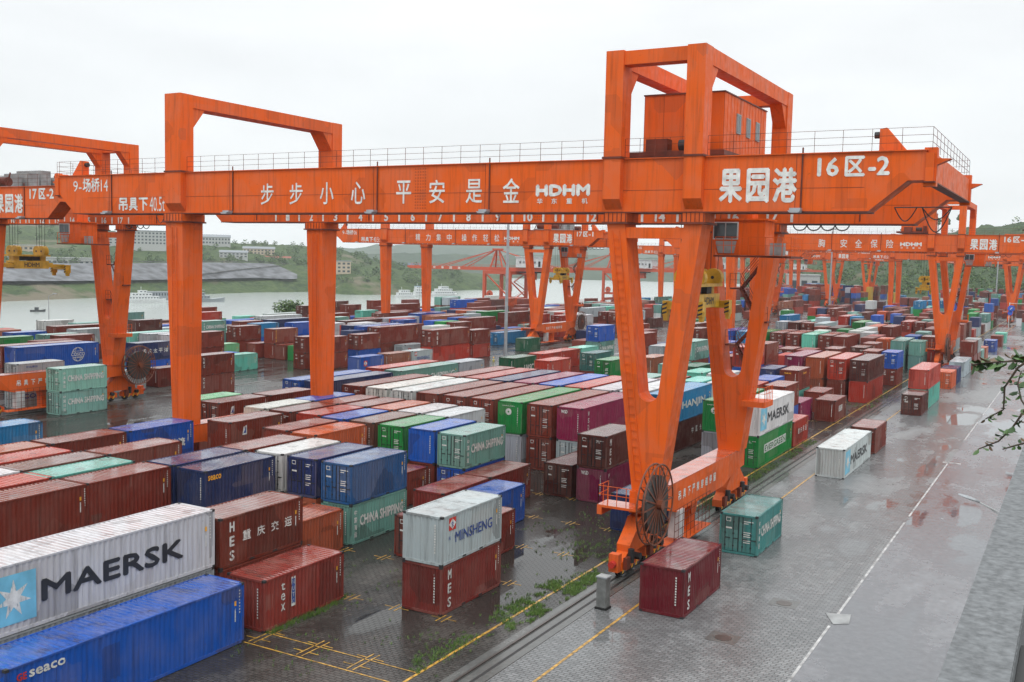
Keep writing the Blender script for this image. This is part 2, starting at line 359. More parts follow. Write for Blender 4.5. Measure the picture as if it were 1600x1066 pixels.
# manhole covers, steel plate
for x, y, lab in ((-14.52, 47.66, 'round manhole cover with a wet rim, near the maroon container and the frame bottom'), (-13.3, 54.46, 'round manhole cover beside a puddle, level with the teal container')):
    b = MB(); b.prism([(x+.42*math.cos(2*PI*i/20), y+.42*math.sin(2*PI*i/20)) for i in range(20)], 'z', .004, .022)
    b.prism([(x-.75, y-.65), (x+.75, y-.65), (x+.75, y+.65), (x-.75, y+.65)], 'z', .002, .012, 1)
    tag(b.build('manhole_cover', [M['rail'], M['concrete']]), lab, 'manhole cover', 'manhole covers in the lane')
b = MB(); b.hexa([(-11.0, 54.1, .02), (-10.3, 52.6, .02), (-9.6, 53.1, .02), (-9.8, 54.6, .02), (-11.0, 54.1, .03), (-10.3, 52.6, .03), (-9.6, 53.1, .03), (-9.8, 54.6, .03)])
tag(b.build('steel_plate', [M['grey']]), 'loose pale steel plate lying across the white road line', 'steel plate')

# river
m, t, b_ = mat('river_water'); tc = nd(t, 'ShaderNodeTexCoord')
b_.inputs['Base Color'].default_value = (.30, .33, .31, 1); b_.inputs['Roughness'].default_value = .2; b_.inputs['IOR'].default_value = 1.33
nz = noise_node(t, mapping(t, tc.outputs['Object'], (.25, .25, 1)), 1.0, 4); bump(t, b_, nz.outputs['Fac'], .15, .2)
M['water'] = m
sheet('river_water', -3600, -205, -700, 5200, -22, M['water'])
# hills as terrain sheets; control points are (x, y, z) profiles from the water's edge up
def green_mat(name, a, bcol, c, sc, bare=(.2, .15, .1), baref=.62):
    m, t, b = mat(name); tc = nd(t, 'ShaderNodeTexCoord'); v = tc.outputs['Object']
    n1 = noise_node(t, v, sc, 6, .65); n2 = noise_node(t, v, sc*5, 5, .7); n3 = noise_node(t, v, sc*.4, 4, .6)
    c1 = mixc(t, rng(t, n1.outputs['Fac'], .38, .62, 0, 1), a, bcol)
    c2 = mixc(t, rng(t, n2.outputs['Fac'], .42, .66, 0, .8), c1, c)
    c3 = mixc(t, rng(t, n3.outputs['Fac'], baref, baref+.08, 0, .8), c2, bare)
    t.links.new(c3, b.inputs['Base Color']); b.inputs['Roughness'].default_value = .9; b.inputs['Specular IOR Level'].default_value = .2
    bump(t, b, n2.outputs['Fac'], 1.0, 2.0)
    return m
M['bank'] = green_mat('river_bank_greenery', (.045, .078, .022), (.018, .038, .012), (.08, .115, .035), .03, (.16, .13, .095), .57)
M['hill'] = green_mat('wooded_hill', (.04, .07, .03), (.06, .095, .04), (.03, .05, .024), .03, (.16, .12, .085), .62)
M['ridge'] = green_mat('far_ridge', (.03, .055, .03), (.045, .07, .035), (.02, .04, .02), .006, (.08, .08, .06), .7)
def loft_terrain(name, cols, m, nu=10, nv=10, amp=2.0, back=True, fine=.035):
    """smooth sheet through columns of profile points, roughened by noise"""
    def ev(arr, t):
        i = min(int(t), len(arr)-2); f = t-i; return [p+(q-p)*f for p, q in zip(arr[i], arr[i+1])]
    nc, npt = len(cols), len(cols[0]); V = []; U = (nc-1)*nu; W = (npt-1)*nv
    ext = 2 if back else 0
    for a in range(U+1):
        for j in range(W+1+ext):
            tt = min(j, W)/nv
            i = min(a//nu, nc-2); f = (a-i*nu)/nu
            p = ev(cols[i], tt); q = ev(cols[i+1], tt); x, y, z = [u+(w-u)*f for u, w in zip(p, q)]
            if j > W:
                d = math.hypot(x, y); k = 1+.06*(j-W); x *= k; y *= k; z = z*(.75 if j == W+1 else .2)-(4 if j > W+1 else 0)
            e = min(1, j/(nv*.8))
            z += e*amp*(fbm(x, y, fine)+.9*fbm(x+99, y, fine*3.1)); V.append((x, y, z))
    H = W+1+ext; F = [(a*H+j, (a+1)*H+j, (a+1)*H+j+1, a*H+j+1) for a in range(U) for j in range(H-1)]
    me = bpy.data.meshes.new(name); me.from_pydata(V, [], F); me.materials.append(m)
    me.polygons.foreach_set('use_smooth', [True]*len(F)); me.update()
    return struct(put(name, me))
NEAR = [[(-690,405,-23),(-733,431,-14),(-802,472,-3),(-879,517,6),(-991,584,17),(-1120,660,31),(-1292,762,45)],
[(-691,463,-23),(-731,490,-13),(-798,534,0),(-872,585,9),(-980,657,19),(-1105,741,34),(-1287,864,53)],
[(-705,544,-23),(-744,574,-14),(-799,617,1),(-871,672,10),(-965,746,21),(-1068,825,37),(-1187,917,50)],
[(-715,617,-23),(-749,647,-14),(-802,693,2),(-848,732,10),(-908,784,19),(-984,850,28),(-1060,915,34)],
[(-723,691,-23),(-759,726,-14),(-802,767,3),(-838,802,12),(-889,850,19),(-947,906,27),(-1012,968,31)],
[(-731,768,-23),(-759,797,-13),(-800,840,3),(-834,876,13),(-883,927,19),(-931,978,26),(-986,1036,30)],
[(-721,804,-23),(-741,826,-14),(-781,871,1),(-815,908,12),(-861,960,18),(-908,1012,25),(-962,1072,30)],
[(-714,836,-23),(-734,859,-12),(-766,897,2),(-799,935,11),(-838,981,17),(-884,1034,24),(-923,1080,28)],
[(-647,806,-23),(-676,842,-10),(-707,881,0),(-745,928,8),(-783,975,15),(-820,1021,20),(-845,1052,23)],
[(-634,831,-23),(-655,859,-11),(-686,898,-3),(-722,946,3),(-758,994,7),(-795,1041,12),(-819,1073,14)],
[(-614,870,-23),(-634,899,-14),(-657,931,-8),(-686,972,-2),(-721,1021,1),(-756,1070,4),(-779,1103,5)],
[(-655,1006,-23),(-671,1031,-17),(-687,1056,-12),(-704,1081,-7),(-720,1106,-3),(-737,1131,0),(-753,1156,1)],
[(-666,1081,-23),(-676,1098,-18),(-687,1115,-14),(-697,1132,-10),(-708,1149,-7),(-719,1166,-5),(-729,1183,-5)],
[(-629,1115,-23),(-634,1123,-21),(-644,1141,-20),(-654,1158,-19),(-664,1175,-19),(-674,1193,-19),(-684,1210,-19)]]
pre = [[(p[0]-20, p[1]-170, p[2]) for p in NEAR[0]]]
loft_terrain('far_bank_terrain', pre+NEAR, M['bank'], 12, 8, 1.6)
RIGHT = [[(-258,862,-3),(-287,958,1),(-331,1101,9),(-389,1293,19),(-461,1532,25)],[(-193,776,-1),(-218,873,5),(-254,1019,13),(-303,1213,23),(-352,1407,29)],
[(-137,707,-1),(-157,805,9),(-182,932,17),(-215,1099,28),(-250,1276,36)],[(-96,673,-1),(-109,762,11),(-126,871,22),(-145,1000,35),(-165,1138,45)],
[(-63,637,-1),(-72,716,13),(-82,816,25),(-94,925,41),(-106,1035,54)],[(-28,599,-1),(-33,679,13),(-38,769,27),(-43,859,45),(-48,949,59)],
[(6,560,-1),(7,640,14),(6,720,29),(6,800,49),(6,880,65)],[(38,539,-1),(43,619,15),(47,698,32),(52,778,52),(55,848,70)],[(110,500,-1),(115,580,20),(120,660,40),(125,740,60),(130,800,75)]]
loft_terrain('right_hills', RIGHT, M['hill'], 14, 14, 2.6, fine=.045)
def ridge(name, pts, m, r0, amp, fine):
    cols = []
    for x, y, z in pts: cols.append([(x*k, y*k, -23+(z+23)*e) for k, e in ((r0, 0), (r0+(1-r0)*.4, .35), (r0+(1-r0)*.75, .75), (1, 1))])
    loft_terrain(name, cols, m, 10, 8, amp, True, fine)
ridge('middle_hills', [(-1701,1966,10),(-1603,2047,21),(-1500,2124,27),(-1392,2196,25),(-1280,2263,25),(-1165,2324,33),(-1048,2380,32),(-929,2429,30),(-809,2471,29),(-690,2507,33),(-543,2543,39),(-400,2569,36),(-200,2600,34)], M['ridge'], .8, 5, .009)
ridge('distant_mountains', [(-3200,2900,20),(-2890,3184,32),(-2693,3352,48),(-2525,3481,66),(-2348,3602,80),(-2165,3715,70),(-2000,3807,82),(-1807,3902,70),(-1610,3987,64),(-1388,4070,60),(-1142,4146,55),(-850,4215,49),(-500,4300,50)], M['ridge'], .85, 9, .005)
bk = MB(); bk.loft([[(-180, y, 0), (-186, y, -3), (-200, y, -12), (-222, y, -24), (-180, y, -24)] for y in (-60, 40, 140, 225)]); struct(bk.build('near_bank_terrain', [M['bank']]))
# stone slope protection on the far bank
M['slope'] = simple('grey_stone_slope', (.10, .104, .112), .8, var=.7, scale=.09)
def bank_pt(u, v):
    cols = NEAR; i = min(int(u), len(cols)-2); f = u-i; j = min(int(v), 5); g = v-j
    a = [p+(q-p)*g for p, q in zip(cols[i][j], cols[i][j+1])]; b = [p+(q-p)*g for p, q in zip(cols[i+1][j], cols[i+1][j+1])]
    return [p+(q-p)*f for p, q in zip(a, b)]
V = []; F = []; NU, NV = 60, 8
for a in range(NU+1):
    for j in range(NV+1):
        u = .25+(6.35-.25)*a/NU; v0 = 1.15; v1 = 2.15 - (.0 if a < NU-8 else (a-NU+8)*.09)
        x, y, z = bank_pt(u, v0+(max(v1, v0+.1)-v0)*j/NV); V.append((x+2.5, y-2.5, z+2.6))
F = [(a*(NV+1)+j, (a+1)*(NV+1)+j, (a+1)*(NV+1)+j+1, a*(NV+1)+j+1) for a in range(NU) for j in range(NV)]
me = bpy.data.meshes.new('slope_protection_terrain'); me.from_pydata(V, [], F); me.materials.append(M['slope']); me.update(); struct(put('slope_protection_terrain', me))
pb = MB()
for (u0, v0), (u1, v1) in (((3.6, 1.25), (5.9, 2.05)), ((.3, 2.2), (6.1, 2.2))):
    pts = [Vector(bank_pt(u0+(u1-u0)*i/24, v0+(v1-v0)*i/24))+Vector((3.2, -3.2, 3.4)) for i in range(25)]
    for a, b in zip(pts, pts[1:]): pb.bar(a, b, 1.6, .6)
struct(pb.build('bank_path', [M['concrete']]))
# ------------------------------------------------------------------ yard gantry cranes
OM = [M['orange'], M['white'], M['orange_dk'], M['black'], M['orange_top'], M['steel']]
_cache = {}
def part(name, key, fn, mats, parent, loc=(0, 0, 0), smooth=False):
    if key not in _cache:
        b = MB(); fn(b); _cache[key] = b.mesh(name, mats, smooth)
    return put(name, _cache[key], parent, loc)
GX0, GX1, GZ0, GZ1, YF = -54.0, 15.4, 21.32, 24.42, 16.6
def girder_body(b, y0, y1):
    pts = [(GX0+.4, 22.9), (GX0+2.3, GZ0), (12.25, GZ0), (14.15, 22.9), (GX1-.4, 22.9), (GX1-.4, GZ1), (GX0+.4, GZ1)]
    b.prism(pts, 'y', y0, y1, 0)
    b.box(GX0+.3, GX1-.3, y0-.12, y1+.12, GZ1, GZ1+.05, 0, 4)             # top flange
    for x0, x1 in ((GX0+2.3, 12.25),): b.box(x0, x1, y0-.1, y1+.1, GZ0-.07, GZ0, 2)
    for x in (-47.04, -33.6, -20.13, -11.18, 8.71):                          # cable pipes and stiffener joints
        b.tube((x, y0-.06, GZ0+.15), (x, y0-.06, GZ1+.35), .05, 5, 2); b.box(x-.35, x-.33, y0-.015, y0, GZ0, GZ1, 2)
    b.box(GX0+4, 12, y0-.012, y0, GZ0+1.25, GZ0+1.27, 2)
    for i in range(14):
        for j in range(5): b.box(-17.0+j*.2, -16.94+j*.2, y0-.02, y0, GZ0+.25+i*.2, GZ0+.31+i*.2, 2)
def girder_near(texts):
    def fn(b):
        girder_body(b, -.9, .85)
        y = -.925
        for txt, x0, x1, z0, z1, bold in texts:
            b.text(txt, ((x0+x1)/2, y, (z0+z1)/2), (1, 0, 0), (0, 0, 1), x1-x0, z1-z0, 1, bold)
    return fn
def girder_far(b):
    girder_body(b, YF-.85, YF+.9)
    y = YF-.88
    for k in range(18):
        x = -46.0 + 2.86*(k)
        if k and x < 11: b.text(str(k), (x, y, 21.78), (1, 0, 0), (0, 0, 1), .85 if k > 9 else .46, .74, 1, .07)
        if x+1.43 < 11.5: b.quad((x+1.3, y, 21.4), (x+1.5, y, 21.4), (x+1.5, y, 22.15), (x+1.3, y, 22.15), 1)
def end_beam(s):
    def fn(b):
        x = GX1 if s > 0 else GX0
        xa, xb = (x-.4, x) if s > 0 else (x, x+.4)
        b.box(xa, xb, -1.0, YF+1.0, 22.85, 24.3, 0, 4)
        b.box(xa-.1, xb+.1, -1.0, YF+1.0, 22.78, 22.85, 2)
        for y in (-.4, YF+.4): b.box(xa-.12, xb+.12, y-.3, y+.3, 22.6, 24.6, 0); b.prism([(x-.1, 23.6), (x+.8*s, 24.0), (x-.1, 24.05)], 'y', y-.3, y+.3)
    return fn
def vleg(b, y=0):
    o = [(-2.9, 20.65), (-.72, 4.5), (.95, 4.5), (3.1, 20.65), (2.0, 20.65), (.78, 11.0)]
    c = (.13, 10.85); arc = [(c[0]+.66*math.cos(a), c[1]+.66*math.sin(a)-.2) for a in [-i*PI/10 for i in range(11)]]
    l = [(-.50, 11.0), (-1.72, 20.65)]
    pts = o[:5] + arc + l[1:]
    # two convex-ish halves so that the fill stays clean
    n = len(arc)//2
    for s0 in ([(3.1, 20.65), (2.0, 20.65)] + arc[:n+1] + [(.13, 4.5), (.95, 4.5)], [(-1.72, 20.65), (-2.9, 20.65), (-.72, 4.5), (.13, 4.5)] + arc[n:]):
        b.prism(s0, 'y', y-.85, y+.85)
    b.box(-1.7, 2.3, y-.8, y-.1, 19.75, 20.4)
    for x0, x1 in ((-3.05, -1.6), (1.9, 3.25)):
        b.box(x0, x1, y-.95, y+.95, 20.65, 21.25, 0); b.box(x0-.12, x1+.12, y-1.05, y+1.05, 20.6, 20.72, 2)
        for i in range(6): b.box(x0+i*(x1-x0)/5.2, x0+i*(x1-x0)/5.2+.03, y-1.0, y-.95, 20.72, 21.25, 2)
def vladder(b, y=0):
    for i in range(30):
        z = 5.2+i*.5; t = (z-4.5)/16.15; xo = -.72-2.18*t; b.box(xo+.3, xo+.75, y-.93, y-.90, z, z+.03, 0)
    for dx in (.3, .75): b.bar((-.72+dx-.09, y-.91, 5.1), (-2.78+dx-.02, y-.91, 20.2), .035, .035)
def sleg(b, y=0):
    def ring(z, w, d, xc): return [(xc-w/2, y-d/2, z), (xc+w/2, y-d/2, z), (xc+w/2, y+d/2, z), (xc-w/2, y+d/2, z)]
    b.loft([ring(4.5, 1.3, 1.7, -39.55), ring(20.65, 1.85, 2.1, -39.75)])
    b.box(-40.8, -38.7, y-1.15, y+1.15, 20.65, 21.25); b.box(-40.9, -38.6, y-1.22, y+1.22, 20.58, 20.7, 2)
    for i in range(7): b.box(-40.75+i*.33, -40.72+i*.33, y-1.19, y-1.15, 20.7, 21.25, 2)
def sladder(b, y=0):
    for i in range(30):
        z = 5.0+i*.5; b.box(-39.9, -39.4, y-1.1-.02, y-1.08-.02, z, z+.03); pass
    for x in (-39.9, -39.4): b.box(x-.02, x+.02, y-1.13, y-1.09, 4.9, 20.2)
def sill(xc, txt):
    def fn(b):
        pts = [(-1.1, 4.5), (-1.1, 3.15), (1.2, 3.05), (3.4, 2.45), (12.8, 2.45), (15.3, 3.05), (YF+1.1, 3.15), (YF+1.1, 4.5)]
        b.prism(pts, 'x', xc-.75, xc+.75, 0); b.box(xc-.78, xc+.78, -1.0, YF+1.0, 4.5, 4.53, 4)
        if txt:
            for i, ch in enumerate(txt): b.text(ch, (xc+.765, 3.6+i*.87, 3.5), (0, 1, 0), (0, 0, 1), .52, .62, 1, .03)
        b.box(xc-.4, xc+.4, 6.6, 7.8, .35, 2.45); b.prism([(6.4, 2.45), (8.0, 2.45), (7.6, 1.6), (6.8, 1.6)], 'x', xc-.5, xc+.5)
    return fn
def bogie(b):
    # balance beam with two trucks, seen from the rail side
    b.prism([(-.7, 3.1), (-1.1, 2.6), (-2.2, 1.75), (-2.2, 1.25), (2.2, 1.25), (2.2, 1.75), (1.1, 2.6), (.7, 3.1)], 'x', -.42, .42)
    for y in (-1.8, 1.8):
        b.prism([(y-1.35, .45), (y-1.35, .95), (y-.5, 1.35), (y+.5, 1.35), (y+1.35, .95), (y+1.35, .45)], 'x', -.35, .35)
        b.tube((.3, y+.5, .95), (.75, y+.5, .95), .22, 8, 5); b.tube((.55, y-.5, .8), (.55, y-.5, 1.6), .2, 8, 5)
        b.box(.36, .6, y-1.2, y-.7, .5, 1.2, 2)
        for i in range(4): b.prism([(y-1.3+i*.65, .32), (y-1.1+i*.65, .32), (y-.85+i*.65, .8), (y-1.05+i*.65, .8)], 'x', .352, .372, 3)
def buffer(b): b.box(-.3, .3, -.5, 0, .45, 1.5); b.tube((0, -.5, .95), (0, -.85, .95), .2, 12, 5)
def wheel(b): b.tube((-.12, 0, .4), (.12, 0, .4), .36, 16, 5); b.tube((-.16, 0, .4), (-.12, 0, .4), .42, 16, 5)
def reel(b):
    for x in (-.2, .2): b.torus((x, 0, 0), (1, 0, 0), 2.35, .055, 32, 5)
    for x in (-.2, .2):
        for i in range(20):
            a = 2*PI*i/20; b.bar((x, .2*math.cos(a), .2*math.sin(a)), (x, 2.33*math.cos(a), 2.33*math.sin(a)), .03, .09)
    for i in range(20): a = 2*PI*i/20; b.bar((-.2, 2.3*math.cos(a), 2.3*math.sin(a)), (.2, 2.3*math.cos(a), 2.3*math.sin(a)), .03, .03)
def drum(b):
    b.tube((-.16, 0, 0), (.16, 0, 0), 1.72, 30, 0); b.tube((-.45, 0, 0), (.5, 0, 0), .3, 12, 1)
def platform(b):
    b.box(-2.2, .3, -2.6, -1.1, 3.65, 3.8, 0, 4); b.box(-2.2, -1.9, -2.6, -1.1, 3.2, 3.65)
    railing(b, [(.25, -2.55, 3.8), (-2.15, -2.55, 3.8), (-2.15, -1.1, 3.8)], 1.15, .6, .025)
def portal(x0, x1, ztop):
    def fn(b):
        for ya, yb in ((-1.42, -.1), (YF+.1, YF+1.42)):
            b.box(x0, x1, ya, yb, GZ1, ztop)
        # the near post runs down over the girder's face and is cut back to it
        b.prism([(-1.42, GZ1), (-1.42, 22.05), (-.9, 21.45), (-.9, GZ1)], 'x', x0, x1)
        b.prism([(YF+1.42, GZ1), (YF+1.42, 22.05), (YF+.9, 21.45), (YF+.9, GZ1)], 'x', x0, x1)
        b.box(x0+.03, x1-.03, -.1, YF+.1, ztop-1.0, ztop-.01)
        for s, y in ((1, -.1), (-1, YF+.1)): b.prism([(y, ztop-1.0), (y, ztop-2.6), (y+s*1.3, ztop-1.0)], 'x', x0+.1, x1-.1)
        for y in (-1.42, YF+.1): b.box(x0-.08, x1+.08, y-.06, y+1.38, GZ1+.02, GZ1+.14, 2)
    return fn
def xbeam(b):
    b.box(-1.88, 2.05, -1.3, -.3, 29.9, 30.7)
def house(b):
    b.box(-2.6, 2.6, 0, 9.2, .3, 3.95); b.box(-2.66, 2.66, -.06, 9.26, 3.95, 4.03, 2, 4)
    for i in range(5): b.box(-2.6+i*1.3, -2.585+i*1.3, -.012, 0, .3, 3.95, 2)
    for i in range(14): b.box(2.6, 2.62, i*.66, i*.66+.03, .3, 3.95, 0)
    b.box(-3.2, 3.2, -1.6, 10.5, 0, .3, 2)
    b.tube((0, 4, 4.0), (0, 4, 4.9), .04, 5, 5)
    b.box(-1.9, -.5, -1.3, -.5, .3, 1.1, 2); b.tube((.2, -1.0, .7), (1.2, -1.0, .7), .35, 10, 5); b.box(1.4, 2.0, -1.2, -.6, .3, 1.3, 2)
def hwin(b): b.box(-.06, .05, -.42, .42, -.62, .62, 1); b.box(-.05, .06, -.36, -.03, -.55, .55, 0); b.box(-.05, .06, .03, .36, -.55, .55, 0)
def open_trolley(b):
    b.box(-3.2, 3.2, -1.4, 10.5, 0, .3, 2)
    for i in range(5): b.box(-2.6+(i % 2)*.4, 1.6+(i % 2)*.5, .2+i*1.8, 1.5+i*1.8, .3, 1.5+.45*(i % 3), 1)
    b.tube((-2.6, -.6, .8), (2.4, -.6, .8), .5, 14, 0); b.tube((-2.6, 10, .8), (2.4, 10, .8), .5, 14, 0)
    for x in (-3, -1, 1, 3): b.bar((x, -1.2, .3), (x+.6, -1.2, 1.7), .12, .12, 0)
def cabin(b):
    b.prism([(.75, 21.2), (.75, 20.2), (1.15, 18.95), (4.3, 18.95), (4.3, 21.2)], 'y', 8.0, 10.2)
    b.box(2.9, 3.3, 8.4, 9.8, 21.2, 24.3); b.box(.6, 4.45, 7.9, 10.3, 21.2, 21.32)
    b.box(1.1, 6.0, 7.4, 8.0, 18.8, 18.92, 2); b.box(4.3, 6.2, 7.4, 10.4, 18.8, 18.92, 2)
    railing(b, [(1.2, 7.45, 18.9), (6.15, 7.45, 18.9), (6.15, 10.3, 18.9)], 1.2, .55, .025, 0)
    b.box(4.6, 5.5, 8.2, 8.7, 18.95, 19.75, 1)
def cwin(b): b.box(.85, 2.55, 7.93, 8.0, 19.95, 21.1, 1); b.box(.93, 1.66, 7.9, 7.94, 20.03, 21.02, 0); b.box(1.74, 2.47, 7.9, 7.94, 20.03, 21.02, 0); b.prism([(1.0, 19.85), (1.25, 19.05), (2.3, 19.05), (2.45, 19.85)], 'y', 7.94, 7.99, 2)
def stairs(b):
    y = 17.2
    pts = [(2.6, 19.6), (.3, 16.6), (1.7, 14.2), (.1, 12.4), (.9, 10.9)]
    for i, (p, q) in enumerate(zip(pts, pts[1:])):
        yy = y-.35*(i % 2)
        for dy in (0, .6): b.bar((p[0], yy-dy, p[1]), (q[0], yy-dy, q[1]), .05, .16, 2)
        n = int(abs(p[1]-q[1])/.25)
        for k in range(n):
            t = (k+.5)/n; x = p[0]+(q[0]-p[0])*t; z = p[1]+(q[1]-p[1])*t; b.box(x-.12, x+.12, yy-.6, yy, z-.012, z+.012, 2)
        for dy in (0, .6): b.tube((p[0], yy-dy, p[1]+1), (q[0], yy-dy, q[1]+1), .025, 4, 2); b.tube((p[0], yy-dy, p[1]+.5), (q[0], yy-dy, q[1]+.5), .02, 4, 2)
        s = -1 if i % 2 == 0 else 1
        b.box(q[0]-.4+s*.35, q[0]+.4+s*.35, y-1.0, y+.1, q[1]-.12, q[1], 2)
        railing(b, [(q[0]-.4+s*.35, y-1.0, q[1]), (q[0]+.4+s*.35, y-1.0, q[1])], 1.05, .4, .022, 2)
def toprail(b):
    railing(b, [(GX0+.5, -.95, GZ1+.05), (-40.5, -.95, GZ1+.05)], 1.15, 1.5, .016, 2, (1, .66, .33)); railing(b, [(-38.4, -.95, GZ1+.05), (-3.1, -.95, GZ1+.05)], 1.15, 1.5, .016, 2, (1, .66, .33))
    railing(b, [(3.3, -.95, GZ1+.05), (GX1-.1, -.95, GZ1+.05), (GX1-.1, YF+.9, GZ1+.05), (GX0+.2, YF+.9, GZ1+.05), (GX0+.2, -.95, GZ1+.05)], 1.15, 1.5, .016, 2, (1, .66, .33))
    railing(b, [(-1.8, -.95, GZ1+.05), (1.95, -.95, GZ1+.05)], 1.15, .95, .016, 2, (1, .66, .33))
def stopper(b):
    for x, s in ((0, 1),):
        b.prism([(x-.45*s, 24.45), (x-.45*s, 25.7), (x-.1*s, 25.75), (x+1.0*s, 24.45)], 'y', -.3, .3); b.tube((x-.45*s, 0, 25.4), (x-.75*s, 0, 25.4), .18, 8, 5)
def festoon(x0, n, w):
    def fn(b):
        for i in range(n):
            p = []
            for k in range(9): a = PI*k/8; p.append((x0+i*w+w*.5*(1-math.cos(a)), 13.9, 21.2-w*.45*math.sin(a)))
            b.path(p, .045, 5)
        b.tube((x0, 13.9, 21.2), (x0+n*w, 13.9, 21.2), .05, 5)
    return fn
def bigloop(b):
    for x0, x1, d in ((13.0, 14.8, 1.6), (13.0, 14.8, .8), (11.3, 12.7, .9)):
        p = [(x0+(x1-x0)*k/12, 13.4, 22.3-d*math.sin(PI*k/12)) for k in range(13)]; b.path(p, .04, 5)
    b.tube((11.3, 13.4, 22.3), (14.8, 13.4, 22.3), .04, 5)
def floods(b):
    for x in (0,): b.box(x-.3, x+.3, -1.4, -.95, GZ0+.02, GZ0+.16, 0); b.prism([(x-.35, GZ0+.02), (x+.35, GZ0+.02), (x+.25, GZ0-.1), (x-.25, GZ0-.1)], 'y', -1.6, -1.0, 0)
def cabinetbox(b): b.box(.2, .9, 3.2, 4.2, .8, 2.6, 0); b.box(.9, .95, 3.4, 4.0, 1.2, 2.3, 0)
def siderail(b):
    railing(b, [(1.0, 2.2, .55), (1.0, 9.0, .55)], 2.3, .8, .02, 2, (1, .8, .6, .4, .2)); b.box(-.2, 1.1, 2.0, 9.2, .5, .56)
def sideplat(b):
    b.box(1.1, 2.9, YF-1.7, YF+.5, 8.0, 8.4); railing(b, [(1.15, YF-1.65, 8.4), (2.85, YF-1.65, 8.4), (2.85, YF+.45, 8.4)], 1.1, .45, .025)
FAB = [M['orange'], M['white'], M['orange_dk'], M['steel']]
def gantry(label, rail, y0, texts, trolley='house', tx=0.0, reel_y=-2.6, cabin_dx=0.0, detail=True, side=(True,)):
    t = thing('gantry_crane', label, 'gantry crane', (rail, y0, 0), 0, 'orange rail gantry cranes in the container yard')
    part('girder', ('gn', label), girder_near(texts), OM, t)
    part('girder', 'gf', girder_far, OM, t)
    part('end_beam', 'eb1', end_beam(1), OM, t); part('end_beam', 'eb-1', end_beam(-1), OM, t)
    for k, y in (('a', 0), ('b', YF)):
        o = part('rigid_leg', 'vleg', vleg, OM, t, (0, y, 0)); part('ladder', 'vlad', vladder, OM, o)
        o = part('straight_leg', 'sleg', sleg, OM, t, (0, y, 0)); part('ladder', 'slad', sladder, OM, o)
        for x in (0, -39.55):
            yy = y + (1.9 if False else (-.9 if y == 0 else .9))
            bo = part('bogie', 'bog', bogie, [M['orange'], M['white'], M['orange_dk'], M['yellow'], M['orange_top'], M['steel']], t, (x-.2, yy, 0))
            for w in (-2.6, -1.0, 1.0, 2.6): part('wheel', 'whl', wheel, OM, bo, (0, w, 0))
            f = part('buffer', 'buf', buffer, [M['orange'], M['white'], M['orange_dk'], M['black'], M['orange_top'], M['red']], bo, (0, -3.1 if y == 0 else 3.1, 0))
            if y: f.rotation_euler = (0, 0, PI)
    part('sill_beam', 'sillr', sill(0, '吊具下严禁穿越停留'), OM, t); part('sill_beam', 'silll', sill(-39.55, None), OM, t)
    part('portal_frame', 'pr1', portal(-3.0, -1.88, 30.75), OM, t); part('portal_frame', 'pr2', portal(2.05, 3.15, 30.75), OM, t)
    part('portal_frame', 'pl', portal(-40.3, -38.6, 30.45), OM, t); part('portal_tie', 'xb', xbeam, OM, t); part('portal_tie', 'xb', xbeam, OM, t, (0, YF+1.6, 0))
    part('guard_rail', 'trail', toprail, OM, t); part('rail_stop', 'stop', stopper, OM, t, (13, 0, 0)); part('rail_stop', 'stop', stopper, OM, t, (-51.8, 0, 0)).rotation_euler = (0, 0, PI)
    r = part('cable_reel', 'reel', reel, [M['rust']], t, (1.5, reel_y, 4.3)); part('drum', 'drum', drum, [M['reeldk'], M['rust']], r)
    part('access_platform', 'plat', platform, OM, t)
    part('access_platform', 'splat', sideplat, OM, t)
    if trolley == 'house':
        h = part('machine_house', 'house', house, OM, t, (tx+.2, 3.3, GZ1+.4))
        for i in range(3): part('window', 'hwin', hwin, [M['glass'], M['grey']], h, (2.62, 2.9+i*2.1, 2.35))
    else: part('winch_trolley', 'otrol', open_trolley, [M['orange_dk'], M['grey']], t, (tx, 3.3, GZ1+.1))
    c = part('operator_cabin', 'cab', cabin, [M['orange'], M['grey'], M['orange_dk']], t, (cabin_dx, 0, 0)); part('window', 'cwin', cwin, [M['glass'], M['offwhite'], M['grey']], c)
    part('stairway', 'stair', stairs, OM, t)
    part('festoon_cable', ('fest', cabin_dx), festoon(4.6+cabin_dx, 4, .95), [M['rubber']], t); part('festoon_cable', 'loop', bigloop, [M['rubber']], t)
    [part('floodlight', 'flood', floods, [M['galv']], t, (x, 0, 0)) for x in (-47.3, -33.9, -20.4, -11.4, 8.5)]; part('control_cabinet', 'cabi', cabinetbox, [M['offwhite']], t); part('guard_fence', 'sider', siderail, OM, t)
    return t
SLOG = lambda s: [(ch, x-.62, x+.62, 21.9, 23.45, .012) for ch, x in s]
BASE = [('HDHM', -7.8, -4.05, 22.28, 23.02, .11), ('华', -7.7, -7.3, 21.82, 22.16, .02), ('东', -6.68, -6.28, 21.82, 22.16, .02), ('重', -5.64, -5.24, 21.82, 22.16, .02), ('机', -4.6, -4.2, 21.82, 22.16, .02),
        ('果', 4.05, 5.4, 21.8, 23.72, .04), ('园', 5.62, 6.92, 21.8, 23.72, .04), ('港', 7.1, 8.45, 21.8, 23.72, .04), ('吊', -46.2, -45.15, 21.5, 22.55, .04), ('具', -45.0, -43.98, 21.5, 22.55, .04), ('下', -43.85, -42.8, 21.5, 22.55, .04), ('40.5t', -42.6, -40.9, 21.45, 22.6, .0)]
def num(a, b_, c): return [(a, 9.5, 10.65, 23.18, 24.2, .05), (b_, 10.95, 12.0, 23.16, 24.25, .05), (c, 12.15, 13.25, 23.2, 24.2, .05)]
